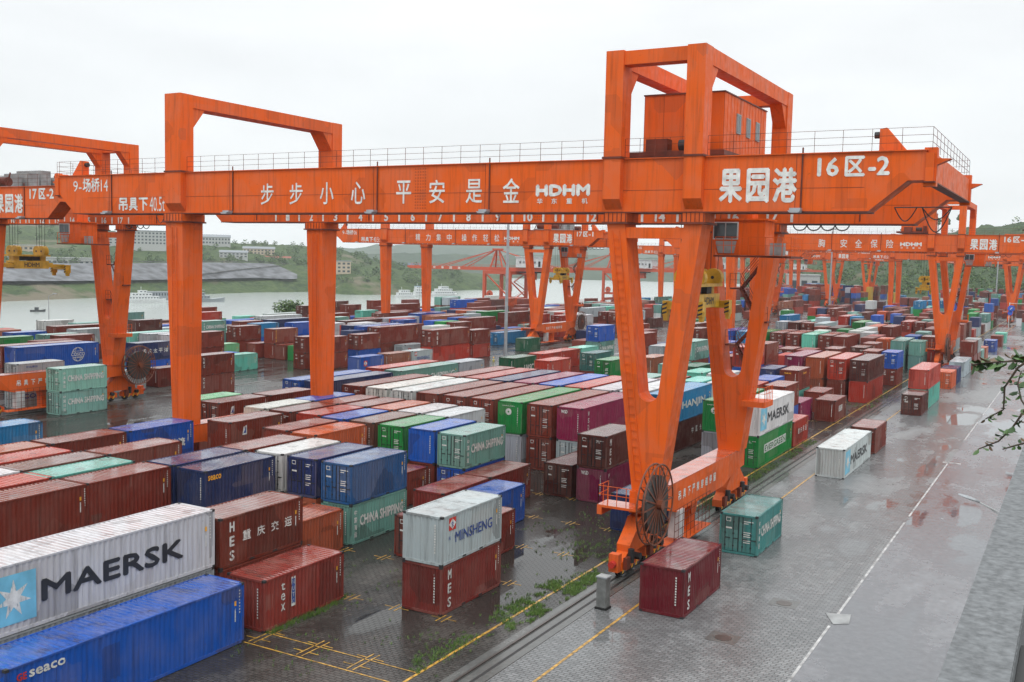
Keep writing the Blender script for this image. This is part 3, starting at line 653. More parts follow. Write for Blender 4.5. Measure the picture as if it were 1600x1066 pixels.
def code(n): return [('9-', -51.8, -50.75, 23.1, 24.0, .0), ('场桥', -50.6, -48.5, 23.05, 24.2, .03), (n, -48.35, -47.5, 23.1, 24.05, .0)]
gantry('nearest orange gantry crane with a large closed machine house, spanning the stacked container block', -22.6, 57.5,
       BASE+num('16', '区', '-2')+code('14')+SLOG([('步', -30.18), ('步', -27.41), ('小', -24.58), ('心', -21.79), ('平', -17.93), ('安', -15.23), ('是', -12.35), ('金', -9.58)]))
gantry('orange gantry crane at the left edge with grey cabinets on its open trolley', -102.0, 66.2,
       BASE+num('17', '区', '-2'), 'open', -1.5, YF+2.6, 1.2)
gantry('orange gantry crane by the river seen below the nearest girder, a dark winch on top', -101.5, 190.5,
       BASE+num('17', '区', '-1')+code('06')+SLOG([('精', -30.2), ('力', -27.4), ('集', -24.6), ('中', -21.8), ('操', -17.9), ('作', -15.2), ('轻', -12.4), ('松', -9.6)]), 'open', 1.0, YF+2.6, .6)
gantry('second orange gantry crane on the nearest crane\'s rails, its machine house behind the posts', -22.6, 200.0,
       BASE+num('16', '区', '-1')+SLOG([('胸', -22.0), ('安', -17.9), ('全', -15.2), ('保', -12.4), ('险', -9.6)]), 'house', -6.0, -2.6, 1.5)
gantry('third orange gantry crane down the nearest crane\'s rails, before the wooded hill', -22.6, 392.0,
       BASE+code('03')+SLOG([('兴', -15.2), ('上', -12.4), ('班', -9.6)]), 'open', 1.0, -2.6, .6)
gantry('orange gantry crane half hidden by the nearest V leg, a slogan on its girder', -101.5, 365.0,
       BASE+code('05')+SLOG([('千', -30.2), ('忙', -27.4), ('万', -24.6), ('忙', -21.8)]), 'open', 0, YF+2.6, .4)
gantry('farthest orange gantry crane, small before the grey green hills', -101.5, 560.0,
       BASE+SLOG([('安', -30.2), ('全', -27.4), ('生', -24.6), ('产', -21.8), ('重', -17.9), ('在', -15.2), ('预', -12.4), ('防', -9.6)]), 'open', 0, YF+2.6, .4)
gantry('faint orange gantry crane one bay before the farthest one, left yard', -101.5, 470.0, BASE, 'open', -14, YF+2.6, -14)
gantry('small orange gantry crane behind the third one on the nearest crane\'s rails', -22.6, 600.0, BASE, 'open', -20, -2.6, -20)

# spreaders hang on ropes below the trolleys
SPM = [M['spreader'], M['black'], M['steel'], M['rubber']]
def spreader_beam(b):
    b.box(-.75, .75, -2.2, 2.2, 15.45, 16.35, 0); b.text('HDHM', (.055, -2.215, 15.95), (1, 0, 0), (0, 0, 1), 1.05, .42, 1, .03); b.text('HDHM', (.765, 0, 15.9), (0, 1, 0), (0, 0, 1), 1.9, .5, 1, .03)
    b.box(-.5, .5, -2.9, 2.9, 15.6, 16.1, 0)
def spreader_head(b):
    b.box(-.9, .9, -2.3, 2.3, 16.85, 17.05, 0)
    for y in (-1.7, 1.7):
        for x in (-.45, .45): b.tube((x, y-.28, 17.45), (x, y+.28, 17.45), .62, 16, 0); b.tube((x, y-.3, 17.45), (x, y+.3, 17.45), .12, 8, 1)
        b.box(-.4, .4, y-.35, y+.35, 16.3, 16.9, 0)
    b.box(-.3, .3, -.9, -.2, 16.4, 17.0, 2); b.box(-.5, .5, .2, 1.2, 16.35, 16.9, 2)
def spreader_arm(b):
    b.box(-1.22, 1.22, -.3, .3, 15.35, 15.85, 0)
    for x in (-1.22, 1.22):
        b.box(x-.15, x+.15, -.35, .35, 14.95, 15.9, 0); b.prism([(x-.2, 15.3), (x+.2, 15.3), (x+.1, 14.6), (x-.1, 14.6)], 'y', -.2, .2, 0)
        for i in range(3): b.prism([(x-.16, 15.0+i*.28), (x+.16, 15.12+i*.28), (x+.16, 15.24+i*.28), (x-.16, 15.12+i*.28)], 'y', -.37, -.352, 1)
def ropes(z):
    def fn(b):
        for y in (-1.7, 1.7):
            for x in (-.7, -.2, .2, .7): b.tube((x, y, 17.5), (x*1.2, y, z), .022, 4, 3)
    return fn
def spreader(label, x, y, dz, ext=2.75):
    t = thing('container_spreader', label, 'container spreader', (x, y, dz), 0, 'yellow container spreaders hung from the cranes')
    part('beam', 'spb', spreader_beam, SPM, t); part('head_block', 'sph', spreader_head, SPM, t)
    if ext > 3: part('extension', 'spx', lambda b: [b.box(sx-.15, sx+.15, -ext, ext, 15.6, 15.95, 0) for sx in (-.55, .55)], SPM, t)
    for yy in (-ext, ext): part('twistlock_arm', 'spa', spreader_arm, SPM, t, (0, yy, 0))
    part('hoist_ropes', ('spr', dz), ropes(24.6-dz), SPM, t)
spreader('yellow spreader hanging between the legs of the nearest crane', -22.6-.15, 57.5+8.4, -.05)
spreader('yellow spreader hanging against the grey stone slope at the left', -101.5-4.7, 66.2+8.4, .5, 4.3)
spreader('yellow spreader beside the V leg of the riverside crane, dark underside', -101.5+1.5, 190.5+8.4, -1.4)
spreader('yellow spreader inside the second crane down the rails', -22.6-4.2, 200+8.4, -1.2)
spreader('small yellow spreader under the farthest crane, against the hill', -101.5, 560+8.4, -1)
CTAB = """
-36.59 23.4 0 H L y b - F 3 1 2 1
-36.59 23.4 2.896 H L w b maersk F 3 2 2 1
-33.64 22.45 0 H L b b geseaco F 2 1 1 1
-33.64 35.95 0 S S mm b tex F 2 1 1 1
-36.59 36 0 S S m b - F 3 1 2 1
-36.59 36 2.591 S S m b mescq F 3 2 2 1
-39.53 43.2 0 S S o b - F 4 1 1 1
-42.48 43.2 0 S S o b - F 5 1 1 0
-48.36 31.5 0 S S m b - F 7 1 2 0
-48.36 31.5 2.591 S S m b - F 7 2 2 1
-51.31 31.5 0 S S m b - F 8 1 2 0
-51.31 31.5 2.591 S S r b - F 8 2 2 1
-54.25 31.5 0 S S m b - F 9 1 2 0
-54.25 31.5 2.591 S S w b - F 9 2 2 1
-57.2 31.5 0 S S m b - F 10 1 2 0
-57.2 31.5 2.591 S S r b - F 10 2 2 0
-60.14 31.5 0 S S m b - F 11 1 2 0
-60.14 31.5 2.591 S S o b - F 11 2 2 0
-48.36 37.4 0 S S m b - F 7 1 2 0
-48.36 37.4 2.591 S S m b - F 7 2 2 1
-51.31 37.2 0 S S m b - F 8 1 2 0
-51.31 37.2 2.591 S S a b - F 8 2 2 1
-54.25 37.4 0 S S m b - F 9 1 2 0
-54.25 37.4 2.591 S S br b - F 9 2 2 1
-57.2 37.2 0 S S m b - F 10 1 2 0
-57.2 37.2 2.591 S S r b - F 10 2 2 1
-60.14 37.5 0 S S m b - F 11 1 2 0
-60.14 37.5 2.591 S S o b - F 11 2 2 1
-54.25 43.7 0 S S m b - F 9 1 2 0
-54.25 43.7 2.591 S S m b - F 9 2 2 1
-60.14 43.9 0 S S m b - F 11 1 2 0
-60.14 43.9 2.591 S S m b - F 11 2 2 1
-48.36 43.7 0 S S n b - F 7 1 2 0
-48.36 43.7 2.591 S S n b - F 7 2 2 1
-45.42 43.5 0 S S n b - F 6 1 2 0
-45.42 43.5 2.591 S S n b seaco F 6 2 2 1
-60.14 50.3 0 S S b b - F 11 1 2 0
-60.14 50.3 2.591 S S b b wuliu F 11 2 2 1
-48.36 49.9 0 S S m b - F 7 1 2 0
-48.36 49.9 2.591 S S m b - F 7 2 2 1
-45.42 50.2 0 S S y b - F 6 1 2 0
-45.42 50.2 2.591 S S w d - F 6 2 2 1
-42.48 50.1 0 S S o b - F 5 1 2 0
-42.48 50.1 2.591 S S n d - F 5 2 2 1
-39.53 50 0 S S t b cs F 4 1 2 1
-39.53 50 2.591 S S bb d - F 4 2 2 1
-48.36 57 0 S S m b - F 7 1 2 0
-48.36 57 2.591 S S or b - F 7 2 2 1
-51.31 57.2 0 S S m b - F 8 1 2 0
-51.31 57.2 2.591 S S m b - F 8 2 2 1
-57.2 57.3 0 S S m b - F 10 1 2 0
-57.2 57.3 2.591 S S m b tri F 10 2 2 1
-42.48 56.8 0 S S m b - F 5 1 1 1
-36.59 56.1 0 S S mm b - F 3 1 1 1
-36.59 62.35 0 S S mm b - F 3 1 1 1
-33.64 49.9 0 S S m d - F 2 1 1 1
-33.64 56.05 0 S S b b - F 2 1 1 1
-30.7 49.4 0 S S mm b - F 1 1 1 1
-27.75 42.5 0 S S mm b mes F 0 1 2 1
-27.75 42.5 2.591 S S gy b minsheng F 0 2 2 1
-60.14 64.3 0 S S k2 b - F 11 1 2 0
-60.14 64.3 2.591 S S wb b - F 11 2 2 1
-57.2 64.2 0 S S m b - F 10 1 2 0
-57.2 64.2 2.591 S S m d - F 10 2 2 1
-54.25 64.3 0 S S r b - F 9 1 2 0
-54.25 64.3 2.591 S S r b - F 9 2 2 1
-51.31 63.9 0 S S b b - F 8 1 2 0
-51.31 63.9 2.591 S S b b - F 8 2 2 1
-48.36 63.9 0 S S m b - F 7 1 2 0
-48.36 63.9 2.591 S S br b - F 7 2 2 1
-45.42 63.8 0 S S g b - F 6 1 2 0
-45.42 63.8 2.591 S S g d - F 6 2 2 1
-42.48 63.8 0 S S m b - F 5 1 2 1
-42.48 63.8 2.591 S S b b - F 5 2 2 1
-39.53 63.4 0 S S b d - F 4 1 2 1
-39.53 63.4 2.591 S S t d cs F 4 2 2 1
-60.14 70.5 0 S S b b - F 11 1 2 0
-60.14 70.5 2.591 S S b b - F 11 2 2 1
-57.2 70.4 0 S S m b - F 10 1 2 0
-57.2 70.4 2.591 S S m b - F 10 2 2 1
-54.25 70.5 0 S S m b - F 9 1 2 0
-54.25 70.5 2.591 S S m b - F 9 2 2 1
-51.31 70.4 0 S S m b - F 8 1 2 0
-51.31 70.4 2.591 S S or b - F 8 2 2 1
-48.36 70.3 0 S S w b - F 7 1 2 0
-48.36 70.3 2.591 S S w b - F 7 2 2 1
-45.42 70.1 0 S S w b - F 6 1 2 0
-45.42 70.1 2.591 S S gw b - F 6 2 2 1
-30.7 69.4 0 S S p b wsd F 1 1 2 1
-30.7 69.4 2.591 S S dm d mesv F 1 2 2 1
-33.64 69.6 0 S S dm d - F 2 1 1 1
-24.98 62.97 0 S S n b - F 0 1 1 1
-60.14 77.5 0 H L m b - F 11 1 2 0
-60.14 77.5 2.896 H L m d - F 11 2 2 1
-57.2 77.5 0 H L w b - F 10 1 2 0
-57.2 77.5 2.896 H L w d - F 10 2 2 1
-54.25 77.5 0 H L w b - F 9 1 2 0
-54.25 77.5 2.896 H L w d - F 9 2 2 1
-51.31 77.5 0 H L m b - F 8 1 2 0
-51.31 77.5 2.896 H L m b - F 8 2 2 1
-48.36 77.5 0 H L m b - F 7 1 2 0
-48.36 77.5 2.896 H L m d - F 7 2 2 1
-45.42 77.5 0 H L m b - F 6 1 2 0
-45.42 77.5 2.896 H L m d - F 6 2 2 1
-42.48 77.5 0 H L gy b - F 5 1 2 1
-42.48 77.5 2.896 H L g b logo F 5 2 2 1
-39.53 77.5 0 H L m d - F 4 1 2 1
-39.53 77.5 2.896 H L m d - F 4 2 2 1
-36.59 77.5 0 H L gy d - F 3 1 2 1
-36.59 77.5 2.896 H L p b wsd F 3 2 2 1
-57.2 90.5 0 H L m b - F 10 1 2 0
-57.2 90.5 2.896 H L m b - F 10 2 2 1
-54.25 90.5 0 H L r b - F 9 1 2 0
-54.25 90.5 2.896 H L r b - F 9 2 2 1
-51.31 90.5 0 H L n b - F 8 1 2 0
-51.31 90.5 2.896 H L n b - F 8 2 2 1
-48.36 90.5 0 H L m b - F 7 1 2 0
-48.36 90.5 2.896 H L p b - F 7 2 2 1
-45.42 90.5 0 H L b b - F 6 1 2 0
-45.42 90.5 2.896 H L b b - F 6 2 2 1
-42.48 90.5 0 H L m b - F 5 1 2 0
-42.48 90.5 2.896 H L r b - F 5 2 2 1
-39.53 90.5 0 H L w b - F 4 1 2 0
-39.53 90.5 2.896 H L w b - F 4 2 2 1
-36.59 90.5 0 H L w b - F 3 1 2 1
-36.59 90.5 2.896 H L w b - F 3 2 2 1
-33.64 90.5 0 H L dm b cjkm F 2 1 2 1
-33.64 90.5 2.896 H L c b hanjin F 2 2 2 1
-27.75 89.8 0 H L gy b - F 0 1 2 1
-27.75 89.8 2.896 H L g b logo F 0 2 2 1
-24.8 89.6 0 H L g d evergreen F -1 1 2 1
-24.8 89.6 2.896 H L w b maersk F -1 2 2 1
-24.8 102.3 0 S S r b cqsm F -1 1 1 1
-65.7 37.3 0 S S m b - L 0 1 2 0
-65.7 37.3 2.591 S S m b - L 0 2 2 0
-68.8 43.3 0 S S b b - L 0 1 2 0
-68.8 43.3 2.591 S S c b - L 0 2 2 1
-65.4 64.2 0 S S m b - L 0 1 2 1
-65.4 64.2 2.591 S S m d tri L 0 2 2 1
-68.2 63.9 0 S S m b - L 0 1 2 1
-68.2 63.9 2.591 S S ga b - L 0 2 2 1
-65.4 70.7 0 S S m b - L 0 1 2 0
-65.4 70.7 2.591 S S m b t L 0 2 2 1
-70.9 81 0 S L b b - L 0 1 2 0
-70.9 81 2.591 S L b d - L 0 2 2 1
-68 81.1 0 S L n b - L 0 1 2 0
-68 81.1 2.591 S L n b - L 0 2 2 1
-68 95 0 S L t b - L 0 1 2 0
-68 95 2.591 S L t b cs L 0 2 2 1
-71.2 95.6 0 S L m b - L 0 1 2 0
-71.2 95.6 2.591 S L r b - L 0 2 2 1
-68 107.4 0 S S y b - L 0 1 2 0
-68 107.4 2.591 S S y b - L 0 2 2 1
-65.4 117 2.591 S S dg b uasc L 0 2 2 1
-65.4 125 2.591 S S r b - L 0 2 2 1
-65.4 131 0 S S r b - L 0 1 2 0
-65.4 131 2.591 S S r b t L 0 2 2 1
-65.4 137.5 0 S S t b - L 0 1 2 0
-65.4 137.5 2.591 S S a b - L 0 2 2 1
-68.2 150 2.591 S S t b cs L 0 2 3 1
-68.2 150 5.182 S S b d - L 0 3 3 1
-71.1 150.8 2.591 S S m d - L 0 2 2 0
-60.1 117.2 2.591 S S r b t L 0 2 2 1
-30.7 108 0 S S m b - F 1 1 2 0
-30.7 108 2.591 S S r b - F 1 2 2 1
-33.64 108 0 S S b b - F 2 1 2 0
-33.64 108 2.591 S S w b - F 2 2 2 1
-36.59 108 0 S S m b - F 3 1 2 0
-36.59 108 2.591 S S a b - F 3 2 2 1
-27.75 110 0 S S b b - F 0 1 2 0
-27.75 110 2.591 S S m b - F 0 2 2 1
-30.7 115 2.591 S S b b - F 1 2 2 1
-27.75 117 0 S S p b wsd F 0 1 1 1
-39.53 107 0 S S m b - F 4 1 2 0
-39.53 107 2.591 S S m b - F 4 2 2 1
-42.48 107 0 S S t b - F 5 1 2 0
-42.48 107 2.591 S S t b - F 5 2 2 1
-39.53 117 2.591 S S a b - F 4 2 2 1
-36.59 117 2.591 S S w b - F 3 2 2 1
-60.14 131 0 S S m b - F 11 1 2 0
-60.14 131 2.591 S S dt d - F 11 2 2 1
-54.25 123.3 0 S S m b - F 9 1 2 0
-54.25 123.3 2.591 S S g d logo F 9 2 2 1
-51.31 131 0 S S br2 b - F 8 1 2 0
-51.31 131 2.591 S S br2 b - F 8 2 2 1
-42.48 123.5 2.591 S S dg d - F 5 2 2 1
-45.42 123.8 2.591 S S t b - F 6 2 2 1
-45.42 130.8 2.591 S S m b - F 6 2 3 0
-45.42 130.8 5.182 S S t b cs F 6 3 3 1
-36.59 127.2 2.591 S S b b - F 3 2 3 1
-36.59 127.2 5.182 S S r d - F 3 3 3 1
-36.59 134.2 2.591 S S m b - F 3 2 3 0
-36.59 134.2 5.182 S S m b - F 3 3 3 1
-33.64 127.5 2.591 S S n b - F 2 2 2 1
-30.7 128 0 S S a d - F 1 1 2 0
-30.7 128 2.591 S S m b yel F 1 2 2 1
-27.75 128.8 0 S S m b - F 0 1 1 1
-24.8 121.9 0 S S m b cf F -1 1 1 1
-33.64 141.7 2.896 H L p b wsd F 2 2 2 1
-30.7 141.7 0 H L o b - F 1 1 2 1
-30.7 141.7 2.896 H L o b - F 1 2 2 1
-27.75 141.7 0 H L m b - F 0 1 2 1
-27.75 141.7 2.896 H L r d - F 0 2 2 1
-24.8 141.7 0 H L r b - F -1 1 2 1
-24.8 141.7 2.896 H L dm d - F -1 2 2 1
-36.59 148 2.591 S S r b - F 3 2 2 0
-39.53 148 2.591 S S n b - F 4 2 2 0
-42.48 141 2.591 S S m b - F 5 2 2 1
-45.42 143 0 S S b b - F 6 1 2 0
-45.42 143 2.591 S S b b - F 6 2 2 1
-48.36 143 2.591 S S a b - F 7 2 2 0
-51.31 150 2.591 S S w b - F 8 2 2 0
-54.25 150 2.591 S S m b - F 9 2 2 1
-57.2 150 2.591 S S y b - F 10 2 2 1
-33.64 166 2.591 S S m d - F 2 2 2 1
-36.59 160 2.591 S S m b - F 3 2 2 0
-39.53 160 2.591 S S m d texs F 4 2 2 1
-30.7 172 2.591 S S dm d - F 1 2 2 1
-27.75 166 2.591 S S m d - F 0 2 2 1
-24.8 166 0 S S m d texd F -1 1 2 1
-24.8 166 2.591 S S b d - F -1 2 2 1
-42.48 160 2.591 S S p b - F 5 2 2 0
-45.42 158 2.591 S S r b - F 6 2 2 0
-48.36 160 2.591 S S m b - F 7 2 2 0
-51.31 165 2.591 S S b b - F 8 2 2 1
-54.25 165 2.591 S S a b - F 9 2 2 0
-57.2 158 2.591 S S w b - F 10 2 2 0
-36.59 186.5 0 H L m b - F 3 1 2 0
-36.59 186.5 2.896 H L m b - F 3 2 2 1
-39.53 188 0 H L m b - F 4 1 2 0
-39.53 188 2.896 H L m d - F 4 2 2 1
-42.48 188 2.896 H L a b - F 5 2 2 1
-45.42 188 2.896 H L m d - F 6 2 2 1
-48.36 188 2.896 H L m d - F 7 2 2 1
-51.31 186 2.896 H L g d - F 8 2 2 1
-54.25 186 2.896 H L c b - F 9 2 2 1
-57.2 186 2.896 H L b b - F 10 2 2 1
-27.75 193 0 S L t b - F 0 1 2 0
-27.75 193 2.591 S L t b cs F 0 2 2 1
-24.8 194 0 S S t b - F -1 1 2 1
-24.8 194 2.591 S S t b - F -1 2 2 1
-30.7 182 2.591 S S m b - F 1 2 2 1
-33.64 203 2.591 S S r b - F 2 2 2 0
-42.48 218 2.591 S S g b - F 5 2 2 0
-39.53 215 2.591 S S w b - F 4 2 2 0
-36.59 212 2.591 S S w b - F 3 2 2 0
-17.1 49 0 S S mr b mesw R 0 1 1 1
-17.02 62.13 0 S S t2 d cs R 0 1 1 1
-17.25 89.56 0 S L w b maersk R 0 1 1 1
-17.1 103.5 0 S S m d - R 0 1 1 1
-16.9 134 0 S S dm d texd R 0 1 1 1
-17.1 140.7 0 S L a b - R 0 1 2 1
-17.1 140.7 2.591 S L r b t R 0 2 2 1
-17 167 0 S S or d - R 0 1 1 1
-17 174 0 S S n b - R 0 1 1 1
-17.2 187 0 S L gy b - R 0 1 1 1
-17 201.5 0 S S m b - R 0 1 2 0
-17 201.5 2.591 S S m b - R 0 2 2 1
-17 209 0 S S m b - R 0 1 2 0
-17 209 2.591 S S gy b - R 0 2 2 0
-17 217 0 S S t b - R 0 1 1 0
-16.9 225 0 S S or b - R 0 1 1 0
-16.8 249 0 S S b d - R 0 1 1 1
-16.8 268 0 S S m d - R 0 1 1 0
-16.8 281 0 S S a b - R 0 1 1 0
-97.2 72 0 S S a2 d cs V 0 1 2 1
-97.2 72 2.591 S S a2 d cs V 0 2 2 1
-97.1 92 0 S S m d texs V 0 1 2 1
-97.1 92 2.591 S S m d texs V 0 2 2 1
-97 124.6 0 S S b b minlogo V 0 1 1 1
-97 132 0 S S br2 b t V 0 1 1 1
-97 138.6 0 S S gy b minsheng V 0 1 1 1
-97 144.4 0 H L r b - V 0 1 2 1
-97 144.4 2.896 H L m d mes V 0 2 2 1
-96.6 157.2 0 S S r b - V 0 1 2 1
-96.6 157.2 2.591 S S m b t V 0 2 2 1
-95.9 176 0 S S dg b t V 0 1 1 1
-104.6 72 0 S S gy d cosco W 0 1 2 1
-104.6 72 2.591 S S gy d cosco W 0 2 2 1
-107.54 86.5 0 S S gy b - W 1 1 1 1
-107.54 94.5 0 S S m b - W 1 1 1 1
-116.38 80 0 H L b b - W 4 1 2 0
-116.38 80 2.896 H L b b coscob W 4 2 2 1
-119.32 80 0 H L m b - W 5 1 2 0
-119.32 80 2.896 H L m b - W 5 2 2 1
-128.16 91.5 0 S S m b - W 8 1 2 0
-128.16 91.5 2.591 S S m b texs W 8 2 2 0
-137 91 0 S S g b - W 11 1 2 0
-137 91 2.591 S S g b - W 11 2 2 1
-143.6 98 0 S S b b - Z 0 1 2 0
-143.6 98 2.591 S S b b wuliu Z 0 2 2 1
-150.8 110.9 0 S L m b - Z 0 1 2 1
-150.8 110.9 2.591 S L m b - Z 0 2 2 1
-143 109 0 S S m b - Z 0 1 2 1
-143 109 2.591 S S y b - Z 0 2 2 1
-137 99 0 S S t b - W 11 1 2 0
-137 99 2.591 S S t b - W 11 2 2 1
-134.05 99.4 0 S S m b - W 10 1 2 0
-134.05 99.4 2.591 S S m b - W 10 2 2 1
-116.38 98.6 0 S S b b - W 4 1 2 1
-116.38 98.6 2.591 S S n b cqtpy W 4 2 2 1
-131.1 110 0 S L a b - W 9 1 2 0
-131.1 110 2.591 S L a b t W 9 2 2 1
-128.16 111 0 S S m b - W 8 1 2 0
-128.16 111 2.591 S S y b - W 8 2 2 1
-125.21 112 0 S S m b - W 7 1 2 1
-125.21 112 2.591 S S w b - W 7 2 2 1
-125.21 118 0 S S m b - W 7 1 2 1
-125.21 118 2.591 S S m b - W 7 2 2 1
-113.43 113.5 0 S S a b - W 3 1 1 1
-116.38 112.5 0 S S b b - W 4 1 1 0
-146.8 135 2.591 S S b b - Z 0 2 2 1
-144.9 138 0 S S t b - Z 0 1 2 0
-144.9 138 2.591 S S t b cs Z 0 2 2 1
-139.94 143 2.591 S S m b - W 12 2 2 1
-131.1 133 0 S S m b - W 9 1 2 1
-131.1 133 2.591 S S m d texs W 9 2 2 1
-125.21 131.5 0 S S m b - W 7 1 1 1
-128.16 124.5 0 S S ga b - W 8 1 1 1
-122.27 133 0 S S m b - W 6 1 2 1
-122.27 133 2.591 S S m b gesea W 6 2 2 1
-119.32 132.5 0 S S m b - W 5 1 1 1
-116.38 132.5 0 S S g b logo W 4 1 1 0
-107.54 124 0 S S m d - W 1 1 2 1
-107.54 124 2.591 S S m d - W 1 2 2 1
-104.6 125 0 S S m b - W 0 1 2 1
-104.6 125 2.591 S S m b - W 0 2 2 1
-104.6 134 0 S S b b - W 0 1 2 1
-104.6 134 2.591 S S m d texs W 0 2 2 1
-139.94 151 2.591 S L n b adn W 12 2 2 1
-137 166 2.591 S S t b cs W 11 2 2 1
-104.6 147.2 0 S S gy b minlogo W 0 1 1 1
-110.49 139.4 2.591 S S n b - W 2 2 2 0
-107.54 143.2 0 H L m b - W 1 1 2 1
-107.54 143.2 2.896 H L m d - W 1 2 2 1
-110.49 143.2 2.896 H L b b - W 2 2 2 1
-113.43 143.2 2.896 H L n b - W 3 2 2 1
-131.1 148 0 S S b b - W 9 1 2 0
-131.1 148 2.591 S S b b - W 9 2 2 1
-134.05 141 0 S S b b - W 10 1 2 0
-134.05 141 2.591 S S c b - W 10 2 2 1
-119.32 150 2.591 S S r b - W 5 2 2 0
-125.21 150 0 S S m b - W 7 1 2 0
-125.21 150 2.591 S S w b - W 7 2 2 1
-128.16 190 2.591 S L m d - W 8 2 2 0
-125.21 201 2.591 S S gy b minsheng W 7 2 2 0
-134.05 193 2.591 S L b b - W 10 2 2 1
-122.27 170 2.591 S S b d - W 6 2 2 1
-143.6 193 2.591 S L m b - Z 0 2 2 0
-149.6 193 2.591 S S a b - Z 0 2 2 1
-131.1 169 2.591 S S m b - W 9 2 2 0
-122.27 156 2.591 S S w b - W 6 2 2 0
-107.54 185 0 S L c d - W 1 1 1 1
-131.1 236 2.591 S S m d - W 9 2 2 0
-116.38 229 2.591 S L w b cosco W 4 2 2 0
-104.6 220 0 S S w b - W 0 1 2 0
-104.6 220 2.591 S S w b - W 0 2 2 1
-107.54 222 0 S S w b - W 1 1 2 0
-107.54 222 2.591 S S w b - W 1 2 2 0
-110.49 226 2.591 S S w b - W 2 2 2 0
-122.27 214 0 S L m b - W 6 1 2 0
-122.27 214 2.591 S L m b - W 6 2 2 1
-113.43 214 0 S S m b - W 3 1 2 0
-113.43 214 2.591 S S r b - W 3 2 2 1
-74.3 294.5 2.591 S S g d - L 0 2 2 0
-76.9 302 0 S S m b - L 0 1 1 0
-30.7 195.72 2.591 S S or b texs F 2 2 2 1
-33.64 196.27 2.591 S S m b - F 3 2 2 0
-24.8 209.42 0 S S r b - F 0 1 2 1
-24.8 209.42 2.591 S S m b - F 0 2 2 1
-27.75 209.19 2.591 S S b d t F 1 2 2 0
-45.42 209.23 2.591 S S w b - F 7 2 2 0
-24.8 222.66 0 S S t d - F 0 1 1 1
-27.75 223.07 2.591 S S t b texs F 1 2 2 0
-39.53 222.62 2.591 S L w d - F 5 2 2 0
-45.42 222.59 2.591 S L dm b - F 7 2 2 0
-48.36 223.05 2.591 S S m d t F 8 2 2 0
-24.8 236.47 0 S S n d - F 0 1 2 0
-24.8 236.47 2.591 S S m d - F 0 2 2 1
-27.75 236.19 2.591 S L m b texs F 1 2 2 0
-36.59 236.37 0 S L t b texs F 4 1 2 0
-36.59 236.37 2.591 S L m b - F 4 2 2 1
-39.53 235.99 2.591 S L or d - F 5 2 2 0
-51.31 236.45 2.591 S L gy b - F 9 2 2 0
-54.25 235.91 2.591 S S m d texd F 10 2 2 1
-57.2 235.94 2.591 S L dm b - F 11 2 2 1
-60.14 236.2 2.591 S S gy d - F 12 2 2 1
-24.8 249.57 0 S S gy b - F 0 1 2 0
-24.8 249.57 2.591 S S or d - F 0 2 2 0
-33.64 249.37 0 S L m d t F 3 1 1 0
-42.48 249.54 2.591 S S gy b texs F 6 2 2 0
-45.42 249.49 2.591 S L g b - F 7 2 2 1
-24.8 263.01 0 S S m d t F 0 1 2 0
-24.8 263.01 2.591 S S m b texs F 0 2 2 0
-30.7 262.75 2.591 S L m d texd F 2 2 2 0
-33.64 262.95 2.591 S S m d - F 3 2 2 1
-36.59 263.26 0 S L r d texd F 4 1 2 0
-36.59 263.26 2.591 S L r d t F 4 2 2 1
-48.36 262.96 2.591 S S dm d t F 8 2 2 0
-57.2 263.23 2.591 S S gy b t F 11 2 2 0
-24.8 276.3 0 S S dm d - F 0 1 2 0
-24.8 276.3 2.591 S S dm d t F 0 2 2 0
-27.75 276.15 2.591 S L m b t F 1 2 2 0
-33.64 276.34 2.591 S S t d t F 3 2 2 0
-51.31 276.68 2.591 S S c b - F 9 2 2 0
-54.25 276.58 0 S L gy b - F 10 1 2 0
-54.25 276.58 2.591 S L r b - F 10 2 2 1
-60.14 276.24 2.591 S S r b - F 12 2 2 0
-24.8 289.55 0 S S r d t F 0 1 1 0
-30.7 289.79 0 S S w d t F 2 1 1 0
-36.59 289.96 2.591 S S m b t F 4 2 2 0
-39.53 290.08 2.591 S S m d - F 5 2 2 0
-42.48 289.66 2.591 S S n b - F 6 2 2 0
-45.42 289.74 0 S S w b texs F 7 1 1 0
-48.36 289.75 2.591 S S b b t F 8 2 2 0
-54.25 289.93 2.591 S S t b - F 10 2 2 0
-24.8 303.05 0 S S gy b t F 0 1 2 0
-24.8 303.05 2.591 S S n d texd F 0 2 2 0
-42.48 302.93 2.591 S S m b - F 6 2 2 0
-45.42 303.11 2.591 S S b d texd F 7 2 2 0
-48.36 303 0 S S dm b - F 8 1 1 0
-54.25 303.44 2.591 S L dm d - F 10 2 2 0
-57.2 303.09 2.591 S S t b texs F 11 2 2 0
-60.14 303.13 0 S S w b t F 12 1 2 0
-60.14 303.13 2.591 S S m d - F 12 2 2 0
-24.8 316.81 0 S S dm d texd F 0 1 1 0
-36.59 316.3 2.591 S S dm b - F 4 2 2 0
-39.53 316.37 2.591 S S m b - F 5 2 2 0
-48.36 316.61 0 S L t d t F 8 1 2 0
-48.36 316.61 2.591 S L m d - F 8 2 2 0
-51.31 316.47 0 S S w d - F 9 1 2 0
-51.31 316.47 2.591 S S or d - F 9 2 2 0
-24.8 329.95 0 S L w d - F 0 1 2 0
-24.8 329.95 2.591 S L t d t F 0 2 2 1
-30.7 330.14 0 S S w d - F 2 1 1 0
-33.64 329.84 0 S S r d - F 3 1 2 0
-33.64 329.84 2.591 S S m b - F 3 2 2 0
-36.59 329.73 0 S S m b - F 4 1 2 0
-36.59 329.73 2.591 S S m b texs F 4 2 2 0
-39.53 329.94 2.591 S L dm d - F 5 2 2 0
-48.36 330.14 2.591 S L m b - F 8 2 2 0
-57.2 329.75 2.591 S S dm b t F 11 2 3 0
